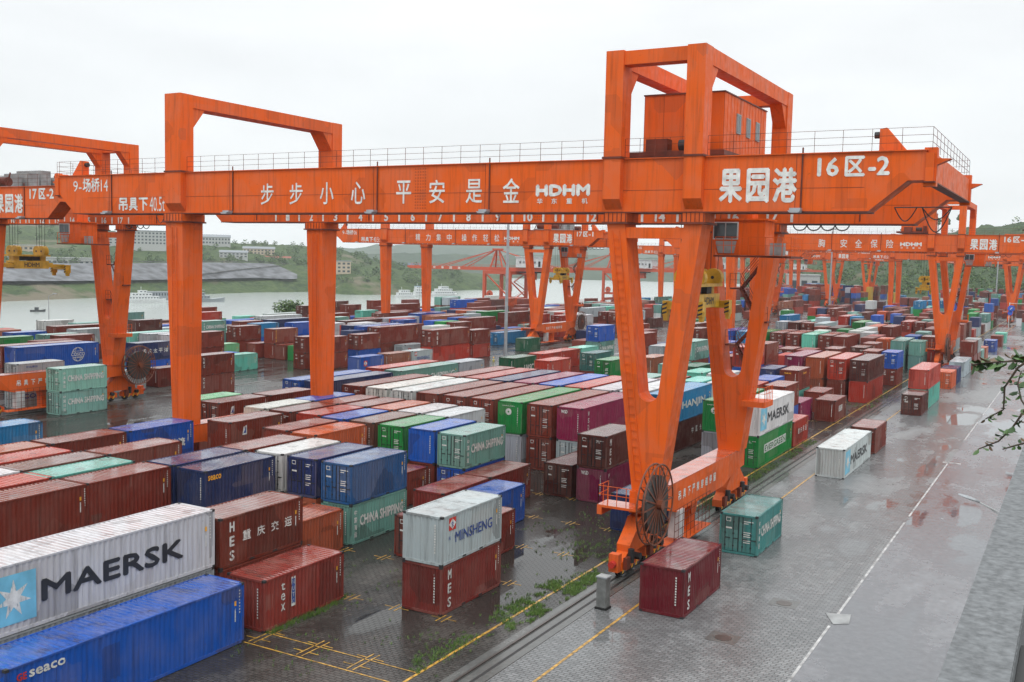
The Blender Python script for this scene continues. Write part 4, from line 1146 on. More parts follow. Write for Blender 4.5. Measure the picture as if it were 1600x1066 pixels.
-57.2 329.75 5.182 S S w d - F 11 3 3 0
-24.8 345.94 0 S S g b - F 0 1 3 0
-24.8 345.94 2.591 S S r b - F 0 2 3 0
-24.8 345.94 5.182 S S b b t F 0 3 3 0
-27.75 346.07 2.591 S S m b - F 1 2 2 0
-33.64 345.98 0 S S a d texd F 3 1 3 0
-33.64 345.98 2.591 S S w d - F 3 2 3 0
-33.64 345.98 5.182 S S b b - F 3 3 3 0
-42.48 345.72 2.591 S L r b - F 6 2 2 0
-45.42 346 2.591 S L g b - F 7 2 3 0
-45.42 346 5.182 S L c d - F 7 3 3 1
-51.31 345.86 2.591 S L m d - F 9 2 2 0
-54.25 346.24 2.591 S L dm d - F 10 2 2 0
-24.8 361.72 0 S S dm b texs F 0 1 1 0
-30.7 361.77 2.591 S L g d - F 2 2 2 0
-33.64 362.27 0 S S dm d - F 3 1 1 0
-36.59 361.82 2.591 S L t d t F 4 2 2 0
-39.53 361.82 2.591 S L t b - F 5 2 3 0
-39.53 361.82 5.182 S L c d - F 5 3 3 1
-45.42 362.29 2.591 S L t d texd F 7 2 2 0
-48.36 362.18 2.591 S S a b - F 8 2 2 0
-51.31 361.94 2.591 S S m b - F 9 2 2 0
-54.25 361.94 2.591 S S m d - F 10 2 2 0
-57.2 361.93 2.591 S L b b - F 11 2 2 0
-27.75 378.11 2.591 S S w d - F 1 2 2 0
-33.64 377.79 0 S S m b - F 3 1 2 0
-33.64 377.79 2.591 S S m d - F 3 2 2 0
-45.42 377.97 2.591 S S a d texd F 7 2 2 0
-51.31 377.71 2.591 S S m b texs F 9 2 3 0
-51.31 377.71 5.182 S S m b - F 9 3 3 0
-54.25 377.76 2.591 S S b b - F 10 2 3 0
-54.25 377.76 5.182 S S m b - F 10 3 3 0
-27.75 394.07 0 S L m d texd F 1 1 1 0
-30.7 394.18 2.591 S S m d t F 2 2 2 0
-36.59 393.79 2.591 S S b d t F 4 2 3 0
-36.59 393.79 5.182 S S dm b - F 4 3 3 0
-39.53 393.87 2.591 S S gy b - F 5 2 2 0
-60.14 393.89 2.591 S S r d - F 12 2 2 0
-27.75 409.73 0 S S m d - F 1 1 3 0
-27.75 409.73 2.591 S S m b - F 1 2 3 0
-27.75 409.73 5.182 S S b d - F 1 3 3 0
-36.59 409.78 2.591 S L dm b - F 4 2 2 0
-60.14 410 2.591 S S b b - F 12 2 3 0
-60.14 410 5.182 S S c b - F 12 3 3 0
-24.8 426.25 0 S S m b - F 0 1 1 0
-42.48 426.25 2.591 S L t d - F 6 2 2 0
-54.25 426.04 2.591 S S m b - F 10 2 2 0
-27.75 441.92 0 S S m b - F 1 1 1 0
-33.64 442.09 2.591 S S m d t F 3 2 2 0
-36.59 442.13 2.591 S L m d texd F 4 2 2 0
-39.53 441.76 2.591 S S m d - F 5 2 3 0
-39.53 441.76 5.182 S S m d texd F 5 3 3 0
-45.42 442.2 2.591 S S r d - F 7 2 3 0
-45.42 442.2 5.182 S S w d - F 7 3 3 0
-51.31 442.23 0 S S m b t F 9 1 1 0
-54.25 442.24 2.591 S L c d - F 10 2 2 0
-27.75 457.79 0 S L m d texd F 1 1 3 0
-27.75 457.79 2.591 S L r b - F 1 2 3 0
-27.75 457.79 5.182 S L m d t F 1 3 3 0
-30.7 457.84 2.591 S S m d - F 2 2 2 0
-39.53 458.27 2.591 S L t d - F 5 2 2 0
-54.25 458.21 2.591 S L m b - F 10 2 3 0
-54.25 458.21 5.182 S L t d - F 10 3 3 0
-24.8 474.15 0 S S br2 d - F 0 1 3 0
-24.8 474.15 2.591 S S m d texd F 0 2 3 0
-24.8 474.15 5.182 S S b b t F 0 3 3 0
-51.31 474.27 2.591 S S c b - F 9 2 2 0
-33.64 489.71 2.591 S S m d - F 3 2 3 0
-33.64 489.71 5.182 S S t d - F 3 3 3 0
-54.25 490.2 2.591 S S w d t F 10 2 3 0
-54.25 490.2 5.182 S S r d texd F 10 3 3 0
-107.54 160.18 2.591 S S w b texs W 1 2 2 0
-113.43 159.79 0 S S m b - W 3 1 2 0
-113.43 159.79 2.591 S S m d - W 3 2 2 0
-128.16 159.79 2.591 S L dm d texd W 8 2 2 1
-110.49 173.14 2.591 S S m b - W 2 2 2 1
-113.43 173.2 2.591 S S g d t W 3 2 2 0
-116.38 173.51 2.591 S S b b - W 4 2 2 0
-125.21 173.56 2.591 S S r b - W 7 2 2 0
-128.16 173.31 2.591 S L gy d t W 8 2 2 0
-110.49 187.05 0 S L m b - W 2 1 1 0
-116.38 186.88 0 S L m b - W 4 1 2 0
-116.38 186.88 2.591 S L m b - W 4 2 2 1
-119.32 186.97 2.591 S S b b - W 5 2 2 0
-125.21 186.99 2.591 S L br2 b - W 7 2 2 1
-139.94 186.84 2.591 S L m d t W 12 2 2 1
-110.49 200.05 0 S S m b - W 2 1 1 0
-113.43 200.39 0 S S b b t W 3 1 1 0
-119.32 200.19 0 S S n d - W 5 1 1 0
-137 200.1 2.591 S S m b - W 11 2 2 0
-107.54 213.76 0 S S r b - W 1 1 2 1
-107.54 213.76 2.591 S S r d t W 1 2 2 1
-110.49 213.79 0 S S m d - W 2 1 1 1
-116.38 213.6 0 S S t b - W 4 1 1 0
-128.16 213.54 0 S L br2 d - W 8 1 2 0
-128.16 213.54 2.591 S L g b - W 8 2 2 1
-131.1 213.76 2.591 S S gy d t W 9 2 2 0
-134.05 213.41 2.591 S S or d - W 10 2 2 0
-137 213.81 2.591 S S n b texs W 11 2 2 0
-104.6 226.91 0 S S m b - W 0 1 1 0
-113.43 226.86 2.591 S S r d - W 3 2 2 0
-119.32 226.92 2.591 S L m b - W 5 2 2 0
-122.27 227.08 2.591 S S dm d - W 6 2 2 0
-139.94 227.15 2.591 S L m b texs W 12 2 2 0
-104.6 240.17 0 S L m b texs W 0 1 2 1
-104.6 240.17 2.591 S L m d - W 0 2 2 1
-107.54 240.58 0 S S m d - W 1 1 2 0
-107.54 240.58 2.591 S S m d texd W 1 2 2 1
-122.27 240.17 2.591 S L m b texs W 6 2 2 0
-125.21 240.62 2.591 S L m d t W 7 2 2 0
-128.16 240.58 2.591 S L w b - W 8 2 2 0
-139.94 240.17 2.591 S S dm d - W 12 2 2 0
-104.6 253.6 0 S S m d texd W 0 1 2 0
-104.6 253.6 2.591 S S gy d - W 0 2 2 1
-107.54 254.07 2.591 S S t b - W 1 2 2 0
-110.49 254.01 2.591 S L m b - W 2 2 2 0
-119.32 253.9 0 S L dm d - W 5 1 2 0
-119.32 253.9 2.591 S L gy b texs W 5 2 2 1
-128.16 253.67 2.591 S L m b t W 8 2 2 0
-134.05 253.81 2.591 S L b d texd W 10 2 2 0
-139.94 253.58 2.591 S S m d - W 12 2 2 0
-104.6 267.47 0 S S dm b t W 0 1 1 1
-107.54 267.25 0 S S m b t W 1 1 2 0
-107.54 267.25 2.591 S S m b - W 1 2 2 0
-110.49 267.25 2.591 S S m b - W 2 2 2 0
-113.43 266.99 2.591 S S t b - W 3 2 2 0
-119.32 267.46 2.591 S S a d - W 5 2 2 0
-134.05 267.47 2.591 S S m d - W 10 2 2 0
-122.27 280.46 2.591 S S gy b - W 6 2 2 0
-125.21 280.47 2.591 S S gy b t W 7 2 2 0
-128.16 280.86 2.591 S S t d - W 8 2 2 0
-131.1 280.35 2.591 S L dm b - W 9 2 2 0
-137 280.67 0 S S m d - W 11 1 2 0
-137 280.67 2.591 S S dm d - W 11 2 2 0
-104.6 293.86 0 S L m d - W 0 1 2 1
-104.6 293.86 2.591 S L or d - W 0 2 2 1
-110.49 294.01 0 S S m d - W 2 1 2 1
-110.49 294.01 2.591 S S m d texd W 2 2 2 1
-113.43 294.11 0 S S w b t W 3 1 2 0
-113.43 294.11 2.591 S S t d - W 3 2 2 0
-116.38 294.05 2.591 S S r b - W 4 2 2 0
-122.27 293.97 2.591 S S b b - W 6 2 2 0
-131.1 293.81 2.591 S S br2 b - W 9 2 2 0
-134.05 293.89 2.591 S S m b - W 10 2 2 0
-137 293.88 2.591 S S t b texs W 11 2 2 0
-104.6 307.34 0 S S t d texd W 0 1 2 0
-104.6 307.34 2.591 S S g b - W 0 2 2 0
-110.49 307.55 0 S S n d t W 2 1 1 0
-113.43 307.29 0 S L r b t W 3 1 2 0
-113.43 307.29 2.591 S L m b - W 3 2 2 0
-116.38 307.4 2.591 S S n b - W 4 2 2 0
-125.21 307.57 2.591 S S br2 b - W 7 2 2 0
-131.1 307.43 2.591 S S m b - W 9 2 2 0
-104.6 320.87 0 S L dm b texs W 0 1 1 0
-107.54 320.76 2.591 S S br2 d - W 1 2 2 0
-110.49 320.99 2.591 S S dm b texs W 2 2 2 0
-116.38 320.74 2.591 S S m d t W 4 2 2 0
-119.32 321.03 2.591 S L b b texs W 5 2 2 0
-128.16 320.83 2.591 S S dm d texd W 8 2 2 0
-131.1 320.7 2.591 S S r d - W 9 2 2 0
-137 321 2.591 S S t d texd W 11 2 2 0
-107.54 329.82 2.591 S S br2 b t W 1 2 3 0
-107.54 329.82 5.182 S S t d - W 1 3 3 0
-122.27 329.75 2.591 S S m b - W 6 2 2 0
-134.05 329.75 2.591 S S t d texd W 10 2 2 0
-107.54 345.72 0 S L m b texs W 1 1 2 0
-107.54 345.72 2.591 S L t d t W 1 2 2 0
-113.43 345.86 2.591 S L a d - W 3 2 2 0
-119.32 346.03 2.591 S S a d - W 5 2 2 0
-122.27 346.2 2.591 S L dm b - W 6 2 2 0
-125.21 346.17 2.591 S L r d - W 7 2 2 0
-128.16 345.95 2.591 S S a d - W 8 2 2 0
-139.94 346.2 2.591 S S c d t W 12 2 2 0
-104.6 361.91 0 S L dm b t W 0 1 3 0
-104.6 361.91 2.591 S L m d texd W 0 2 3 0
-104.6 361.91 5.182 S L dm b - W 0 3 3 1
-107.54 361.78 0 S S m d - W 1 1 2 0
-107.54 361.78 2.591 S S b d - W 1 2 2 0
-116.38 362.06 2.591 S S m d t W 4 2 3 0
-116.38 362.06 5.182 S S dm b - W 4 3 3 0
-119.32 361.82 2.591 S L g d texd W 5 2 2 0
-125.21 361.73 2.591 S S m d texd W 7 2 3 0
-125.21 361.73 5.182 S S w b - W 7 3 3 0
-131.1 361.75 2.591 S S m d - W 9 2 2 0
-139.94 362.08 0 S L b b - W 12 1 2 0
-139.94 362.08 2.591 S L t d - W 12 2 2 1
-107.54 377.78 0 S L dm d - W 1 1 2 0
-107.54 377.78 2.591 S L m b - W 1 2 2 0
-119.32 377.83 2.591 S L m b - W 5 2 3 0
-119.32 377.83 5.182 S L m d texd W 5 3 3 0
-125.21 378.21 2.591 S S m b - W 7 2 3 0
-125.21 378.21 5.182 S S m b t W 7 3 3 0
-128.16 378.13 2.591 S L m d texd W 8 2 2 0
-134.05 378.08 2.591 S S b d - W 10 2 2 0
-110.49 394.23 0 S L dm d texd W 2 1 1 0
-116.38 394.03 2.591 S S t b t W 4 2 3 0
-116.38 394.03 5.182 S S dm b - W 4 3 3 0
-139.94 393.76 2.591 S S n b - W 12 2 2 0
-104.6 409.83 2.591 S S dm b - W 0 2 2 0
-107.54 409.91 0 S S m d t W 1 1 2 0
-107.54 409.91 2.591 S S dm b t W 1 2 2 0
-125.21 409.97 2.591 S L m b t W 7 2 3 0
-125.21 409.97 5.182 S L m d - W 7 3 3 0
-104.6 426.16 2.591 S S m d texd W 0 2 2 0
-116.38 426.19 0 S L m b texs W 4 1 3 0
-116.38 426.19 2.591 S L dm b - W 4 2 3 0
-116.38 426.19 5.182 S L n b t W 4 3 3 0
-122.27 426.07 2.591 S L or d texd W 6 2 2 0
-125.21 425.7 5.182 S S m b - W 7 3 3 0
-107.54 442.14 2.591 S S m d t W 1 2 2 0
-131.1 442.23 5.182 S L m b t W 9 3 3 0
-139.94 441.98 5.182 S S m b t W 12 3 3 0
-104.6 457.73 0 S L r d - W 0 1 3 0
-104.6 457.73 2.591 S L dm b - W 0 2 3 0
-104.6 457.73 5.182 S L m b - W 0 3 3 0
-107.54 458.19 0 S L m d - W 1 1 2 0
-107.54 458.19 2.591 S L c d - W 1 2 2 0
-116.38 458.15 2.591 S L t b - W 4 2 3 0
-116.38 458.15 5.182 S L b b texs W 4 3 3 0
-139.94 458.29 5.182 S S or b texs W 12 3 3 0
-104.6 474.29 0 S S t d - W 0 1 2 0
-104.6 474.29 2.591 S S m b - W 0 2 2 0
-110.49 473.85 5.182 S S m b - W 2 3 3 0
-113.43 473.94 2.591 S S t b texs W 3 2 2 0
-122.27 473.86 2.591 S L b d texd W 6 2 3 0
-122.27 473.86 5.182 S L b d texd W 6 3 3 0
-125.21 473.79 2.591 S S b b - W 7 2 2 0
-134.05 474.06 2.591 S S n d - W 10 2 3 0
-134.05 474.06 5.182 S S m b texs W 10 3 3 0
-104.6 489.77 0 S L b d - W 0 1 1 0
-110.49 489.98 5.182 S S dm d - W 2 3 3 0
-113.43 489.84 5.182 S S w b - W 3 3 3 0
-122.27 490.28 2.591 S L r b t W 6 2 2 0
-125.21 490.01 5.182 S L or d t W 7 3 3 0
-139.94 489.95 2.591 S L m d - W 12 2 2 0
-110.49 505.93 2.591 S S m b texs W 2 2 2 0
-119.32 505.93 5.182 S S r d t W 5 3 3 0
-137 506.26 2.591 S L dm d - W 11 2 2 0
-154.85 118.18 2.591 S S t d t Z 3 2 2 0
-163.7 118.18 2.591 S S w d - Z 6 2 2 1
-178.45 117.7 0 S S br2 b - Z 11 1 1 0
-181.4 118.25 0 S S r d texd Z 12 1 1 0
-184.35 118.22 0 S S a d t Z 13 1 1 0
-154.85 131.18 0 S S br2 d t Z 3 1 2 0
-154.85 131.18 2.591 S S dm b t Z 3 2 2 1
-160.75 131.34 0 S S m b - Z 5 1 1 0
-166.65 131.6 0 S S m b - Z 7 1 1 0
-146 145.01 0 S S m b - Z 0 1 1 0
-151.9 144.91 0 S L t d - Z 2 1 1 0
-163.7 144.9 0 S S gy b texs Z 6 1 1 0
-169.6 144.73 0 S L b d - Z 8 1 1 0
-172.55 144.89 0 S L br2 b - Z 9 1 1 0
-175.5 144.62 0 S S b b - Z 10 1 2 0
-175.5 144.62 2.591 S S t b - Z 10 2 2 1
-181.4 144.76 0 S L br2 d - Z 12 1 1 0
-184.35 144.77 0 S S m b texs Z 13 1 1 0
-148.95 158.43 2.591 S L w d - Z 1 2 2 1
-157.8 158.4 0 S L gy d - Z 4 1 1 0
-160.75 157.95 0 S L dm b t Z 5 1 1 0
-166.65 158.42 2.591 S S r b - Z 7 2 2 1
-181.4 158.23 0 S L dm d texd Z 12 1 1 0
-146 171.47 0 S L dm b texs Z 0 1 2 0
-146 171.47 2.591 S L m d texd Z 0 2 2 1
-169.6 171.69 0 S S b d t Z 8 1 1 0
-172.55 171.75 0 S L b b - Z 9 1 1 0
-178.45 171.37 0 S S g b - Z 11 1 1 0
-181.4 171.36 2.591 S S m d t Z 12 2 2 1
-154.85 185.02 0 S L dm b - Z 3 1 1 0
-175.5 184.76 0 S L or b - Z 10 1 1 0
-181.4 184.79 0 S S a b texs Z 12 1 1 0
-163.7 198.16 0 S L b d t Z 6 1 1 0
-172.55 198.19 0 S S m d t Z 9 1 2 0
-172.55 198.19 2.591 S S dm d - Z 9 2 2 1
-184.35 198.63 0 S L gy b t Z 13 1 1 0
-157.8 211.9 2.591 S S m d texd Z 4 2 2 0
-169.6 211.97 0 S S br2 d - Z 8 1 2 0
-169.6 211.97 2.591 S S m b t Z 8 2 2 1
-178.45 211.84 0 S S t b texs Z 11 1 1 0
-163.7 225.06 0 S L t b - Z 6 1 2 0
-163.7 225.06 2.591 S L m d - Z 6 2 2 1
-184.35 225 0 S S m b - Z 13 1 2 0
-184.35 225 2.591 S S dm b texs Z 13 2 2 1
-181.4 238.83 0 S S m b t Z 12 1 2 0
-181.4 238.83 2.591 S S m b - Z 12 2 2 1
-154.85 251.87 2.591 S S m b texs Z 3 2 2 0
-160.75 252.02 0 S L gy d - Z 5 1 1 0
-163.7 251.8 0 S S br2 b t Z 6 1 1 0
-172.55 251.86 0 S S b d texd Z 9 1 1 0
-175.5 251.92 0 S S w b t Z 10 1 1 0
-178.45 252.07 2.591 S S m b t Z 11 2 2 0
-160.75 265.6 2.591 S S m d texd Z 5 2 2 0
-169.6 265.62 0 S L r b - Z 8 1 2 0
-169.6 265.62 2.591 S L b d - Z 8 2 2 1
-175.5 265.44 0 S L t b - Z 10 1 1 0
-181.4 265.57 0 S S dm d - Z 12 1 1 0
-163.7 278.92 2.591 S S dm d - Z 6 2 2 0
-172.55 278.77 2.591 S L m b texs Z 9 2 2 0
-181.4 278.99 0 S S dm b - Z 12 1 2 0
-181.4 278.99 2.591 S S gy b t Z 12 2 2 0
-184.35 278.88 0 S L br2 b - Z 13 1 2 0
-184.35 278.88 2.591 S L t b - Z 13 2 2 0
-157.8 292.14 0 S L m d - Z 4 1 1 0
-160.75 292.37 2.591 S S m d - Z 5 2 2 0
-166.65 291.91 0 S L or d t Z 7 1 2 0
-166.65 291.91 2.591 S L or d t Z 7 2 2 1
-163.7 305.88 0 S S m b - Z 6 1 1 0
-181.4 305.85 2.591 S S w b - Z 12 2 2 0
-148.95 319.19 2.591 S S m d - Z 1 2 2 0
-157.8 318.71 0 S L m b - Z 4 1 1 0
-163.7 318.76 0 S S m b - Z 6 1 1 0
-70 168 0 S L m d - L 1 1 2 1
-70 168 2.591 S L m b - L 1 2 2 1
-70 182.14 0 S L n b t L 1 1 1 0
-73 181.79 2.591 S S m b - L 2 2 2 0
-67 196.06 0 S S g b texs L 0 1 2 0
-67 196.06 2.591 S S m d - L 0 2 2 1
-67 210.21 0 S S m b - L 0 1 2 0
-67 210.21 2.591 S S g d t L 0 2 2 1
-73 209.91 0 S L m b - L 2 1 2 0
-73 209.91 2.591 S L m b texs L 2 2 2 1
-70 237.95 0 S L dm d - L 1 1 1 0
-70 252.16 0 S S c b - L 1 1 2 0
-70 252.16 2.591 S S m b t L 1 2 2 1
-67 265.77 2.591 S L c b - L 0 2 2 1
-67 293.87 0 S L a d - L 0 1 1 0
-67 321.72 0 S L r d - L 0 1 2 0
-67 321.72 2.591 S L m d - L 0 2 2 1
-70 321.75 2.591 S S n b - L 1 2 2 0
-73 322 0 S L g d - L 2 1 2 0
-73 322 2.591 S L r b t L 2 2 2 0
-67 335.8 2.591 S S dm d - L 0 2 2 0
-70 350.17 2.591 S L m b texs L 1 2 2 0
-73 349.93 2.591 S S m d - L 2 2 2 0
-67 364.26 0 S L c d - L 0 1 2 0
-67 364.26 2.591 S L n d t L 0 2 2 0
-70 364.1 0 S L r d texd L 1 1 1 0
-70 377.92 2.591 S S m b - L 1 2 2 0
-73 391.86 2.591 S L m b - L 2 2 2 0
-67 406.04 0 S S m b texs L 0 1 2 0
-67 406.04 2.591 S S dm b - L 0 2 2 0
-97 205.89 0 S S n d - V 0 1 1 0
-94 205.99 0 S S gy b - V 1 1 1 0
-97 238.16 0 S S m d texd V 0 1 1 1
-94 269.81 0 S S g b - V 1 1 1 0
-97 302.2 0 S S br2 d - V 0 1 2 1
-97 302.2 2.591 S S t b - V 0 2 2 1
-97 317.84 0 S S gy d texd V 0 1 2 1
-97 317.84 2.591 S S dm d - V 0 2 2 1
-97 333.97 0 S S m d texd V 0 1 1 0
-94 334.13 0 S S dm d - V 1 1 2 0
-94 334.13 2.591 S S r d - V 1 2 2 0
-94 365.77 0 S L m d - V 1 1 2 0
-94 365.77 2.591 S L br2 d t V 1 2 2 1
-94 381.8 0 S L r b - V 1 1 2 0
-94 381.8 2.591 S L m d t V 1 2 2 0
-97 414.19 0 S S m d t V 0 1 1 0
-28 329.74 2.591 S L g b - R 0 2 2 0
-14 344.22 0 S S t d t R 4 1 2 0
-14 344.22 2.591 S S m d - R 4 2 2 0
-14 358.11 0 S S b b - R 4 1 1 0
-17 371.92 0 S S w b t R 3 1 2 0
-17 371.92 2.591 S S dm d - R 3 2 2 0
-17 442.2 0 S S m d - R 3 1 1 0
-9.6 329.76 0 S S r d - Q 8 1 3 0
-9.6 329.76 2.591 S S gy b - Q 8 2 3 0
-9.6 329.76 5.182 S S m d - Q 8 3 3 0
-98.71 519.82 0 S L n d - W 0 1 3 0
-98.71 519.82 2.591 S L b b texs W 0 2 3 0
-98.71 519.82 5.182 S L r b texs W 0 3 3 0
-101.66 520.3 0 S S m d - W 1 1 3 0
-101.66 520.3 2.591 S S n d - W 1 2 3 0
-101.66 520.3 5.182 S S gy b - W 1 3 3 0
-107.54 520.17 0 S S g b texs W 3 1 3 0
-107.54 520.17 2.591 S S b b texs W 3 2 3 0
-107.54 520.17 5.182 S S m d - W 3 3 3 0
-113.43 519.79 2.591 S S n b texs W 5 2 3 0
-113.43 519.79 5.182 S S or d texd W 5 3 3 0
-119.32 520.27 5.182 S S br2 b t W 7 3 3 0
-122.27 519.86 5.182 S S m b - W 8 3 3 0
-125.21 519.95 2.591 S L m d texd W 9 2 3 0
-125.21 519.95 5.182 S L m d - W 9 3 3 0
-131.1 519.85 5.182 S S m d t W 11 3 3 0
-134.05 520.25 5.182 S S m b - W 12 3 3 0
-139.94 519.73 5.182 S S g b texs W 14 3 3 0
-98.71 540.17 0 S L g d - W 0 1 2 0
-98.71 540.17 2.591 S L m b t W 0 2 2 0
-107.54 539.74 0 S S dm b - W 3 1 3 0
-107.54 539.74 2.591 S S w b t W 3 2 3 0
-107.54 539.74 5.182 S S t b - W 3 3 3 0
-113.43 539.82 0 S S gy d - W 5 1 3 0
-113.43 539.82 2.591 S S t d - W 5 2 3 0
-113.43 539.82 5.182 S S w d texd W 5 3 3 0
-116.38 539.92 5.182 S L t d - W 6 3 3 0
-122.27 540.28 5.182 S S r b texs W 8 3 3 0
-137 540.08 5.182 S S br2 d - W 13 3 3 0
-139.94 539.74 5.182 S L r b - W 14 3 3 0
-101.66 560.24 0 S L gy b texs W 1 1 3 0
-101.66 560.24 2.591 S L br2 d - W 1 2 3 0
-101.66 560.24 5.182 S L m d - W 1 3 3 0
-110.49 560.12 5.182 S S m b - W 4 3 3 0
-122.27 560.03 5.182 S S m d - W 8 3 3 0
-131.1 560.04 5.182 S S m b - W 11 3 3 0
-137 559.91 2.591 S S b b texs W 13 2 2 0
-98.71 580.2 0 S S m d - W 0 1 3 0
-98.71 580.2 2.591 S S dm d - W 0 2 3 0
-98.71 580.2 5.182 S S m d t W 0 3 3 0
-104.6 580.15 0 S L dm b - W 2 1 2 0
-107.54 580.12 5.182 S S r b - W 3 3 3 0
-110.49 580.01 5.182 S L r b texs W 4 3 3 0
-125.21 579.82 5.182 S L w b - W 9 3 3 0
-131.1 580.19 5.182 S S m b - W 11 3 3 0
-104.6 599.81 0 S S c b texs W 2 1 2 0
-104.6 599.81 2.591 S S m d t W 2 2 2 0
-113.43 600.17 5.182 S S w d t W 5 3 3 0
-122.27 599.87 5.182 S S c b t W 8 3 3 0
-125.21 599.72 5.182 S S n b - W 9 3 3 0
-134.05 600.17 5.182 S L n d texd W 12 3 3 0
-137 600.01 5.182 S S w d - W 13 3 3 0
-139.94 599.99 5.182 S L b d - W 14 3 3 0
-101.66 619.87 0 S L b d - W 1 1 3 0
-101.66 619.87 2.591 S L m d texd W 1 2 3 0
-101.66 619.87 5.182 S L dm b - W 1 3 3 0
-107.54 620.24 5.182 S L m b t W 3 3 3 0
-125.21 619.84 5.182 S S t d - W 9 3 3 0
-131.1 619.84 5.182 S L g b - W 11 3 3 0
-134.05 619.84 5.182 S S g d - W 12 3 3 0
-139.94 620.25 5.182 S S c d - W 14 3 3 0
-21.86 500.21 0 S S r d - F 0 1 3 0
-21.86 500.21 2.591 S S m d t F 0 2 3 0
-21.86 500.21 5.182 S S m d t F 0 3 3 0
-27.75 499.71 0 S L t d - F 2 1 3 0
-27.75 499.71 2.591 S L dm d - F 2 2 3 0
-27.75 499.71 5.182 S L n b texs F 2 3 3 0
-39.53 499.82 2.591 S S gy d - F 6 2 2 0
-54.25 500.13 5.182 S S g d t F 11 3 3 0
-63.09 500.28 2.591 S S br2 b - F 14 2 2 0
-24.8 519.81 0 S S m b - F 1 1 3 0
-24.8 519.81 2.591 S S g d - F 1 2 3 0
-24.8 519.81 5.182 S S c b - F 1 3 3 0
-36.59 519.88 2.591 S L r b - F 5 2 3 0
-36.59 519.88 5.182 S L m b t F 5 3 3 0
-39.53 520.26 2.591 S L t b texs F 6 2 3 0
-39.53 520.26 5.182 S L dm d t F 6 3 3 0
-42.48 520.01 2.591 S S m d - F 7 2 2 0
-45.42 519.98 2.591 S S t d - F 8 2 3 0
-45.42 519.98 5.182 S S n d texd F 8 3 3 0
-63.09 519.77 2.591 S L b d texd F 14 2 3 0
-63.09 519.77 5.182 S L b b t F 14 3 3 0
-36.59 540.05 2.591 S L g d - F 5 2 2 0
-42.48 539.88 5.182 S S m b - F 7 3 3 0
-51.31 539.75 2.591 S L g d - F 10 2 3 0
-51.31 539.75 5.182 S L dm d texd F 10 3 3 0
-54.25 539.7 0 S L g b texs F 11 1 3 0
-54.25 539.7 2.591 S L dm b - F 11 2 3 0
-54.25 539.7 5.182 S L m d t F 11 3 3 0
-60.14 539.94 5.182 S S r b - F 13 3 3 0
-27.75 559.83 5.182 S L m b - F 2 3 3 0
-42.48 559.89 5.182 S S m d t F 7 3 3 0
-45.42 560.18 2.591 S S n b - F 8 2 2 0
-60.14 559.99 5.182 S S w d texd F 13 3 3 0
-21.86 579.92 0 S S a d - F 0 1 3 0
-21.86 579.92 2.591 S S dm d - F 0 2 3 0
-21.86 579.92 5.182 S S t b - F 0 3 3 0
-24.8 580.25 0 S S m b - F 1 1 3 0
-24.8 580.25 2.591 S S t b t F 1 2 3 0
-24.8 580.25 5.182 S S t b t F 1 3 3 0
-30.7 579.95 5.182 S S m d - F 3 3 3 0
-33.64 580.12 5.182 S L r b texs F 4 3 3 0
-42.48 580 5.182 S S a d texd F 7 3 3 0
-54.25 580.02 5.182 S S or d t F 11 3 3 0
-60.14 580.11 2.591 S L w b t F 13 2 2 0
-24.8 600.25 5.182 S L m b - F 1 3 3 0
-27.75 600.06 5.182 S L dm d - F 2 3 3 0
-36.59 599.8 2.591 S L or d t F 5 2 2 0
-39.53 600 2.591 S S a d - F 6 2 2 0
-42.48 600.16 5.182 S S dm d texd F 7 3 3 0
-48.36 600.14 5.182 S L g b - F 9 3 3 0
-51.31 599.95 2.591 S S br2 b texs F 10 2 2 0
-54.25 599.99 5.182 S L dm b - F 11 3 3 0
-60.14 600.28 5.182 S L m b texs F 13 3 3 0
-63.09 600 5.182 S S r b - F 14 3 3 0
-39.53 619.88 2.591 S S b d - F 6 2 3 0
-39.53 619.88 5.182 S S m d - F 6 3 3 0
-45.42 619.84 5.182 S S n b - F 8 3 3 0
-51.31 620.16 5.182 S S m d texd F 10 3 3 0
-63.09 619.93 5.182 S L m b - F 14 3 3 0
"""
# ------------------------------------------------------------------ shipping containers
PAL = dict(m=((.17,.029,.018),'maroon'), dm=((.085,.022,.017),'dark maroon'), yl=((.5,.3,.03),'yellow'), r=((.36,.034,.02),'red'), mr=((.12,.012,.018),'wine red'), b=((.012,.078,.36),'blue'), n=((.016,.03,.10),'navy'), bb=((.02,.085,.22),'mid blue'),
 c=((.018,.17,.36),'sky blue'), t=((.13,.28,.24),'grey green'), t2=((.055,.21,.19),'teal'), a=((.11,.40,.32),'aqua'), a2=((.20,.40,.34),'pale teal'), g=((.012,.20,.045),'green'), dg=((.016,.09,.045),'dark green'), ga=((.16,.45,.22),'light green'),
 w=((.52,.53,.525),'white'), gw=((.42,.44,.45),'greyish white'), y=((.30,.33,.34),'grey'), gy=((.33,.37,.39),'light grey'), wb=((.5,.5,.46),'white framed'), o=((.34,.075,.03),'orange brown'), br=((.13,.05,.035),'brown'), br2=((.28,.10,.06),'tan brown'),
 mm=((.19,.03,.024),'rusty maroon'), p=((.20,.016,.06),'crimson'), k2=((.03,.03,.03),'black'), dt=((.05,.15,.14),'dark teal'))
PAL['or'] = ((.42,.075,.025), 'orange red')
HS = {'S': 2.591, 'H': 2.896}; LS = {'S': 6.058, 'L': 12.192}
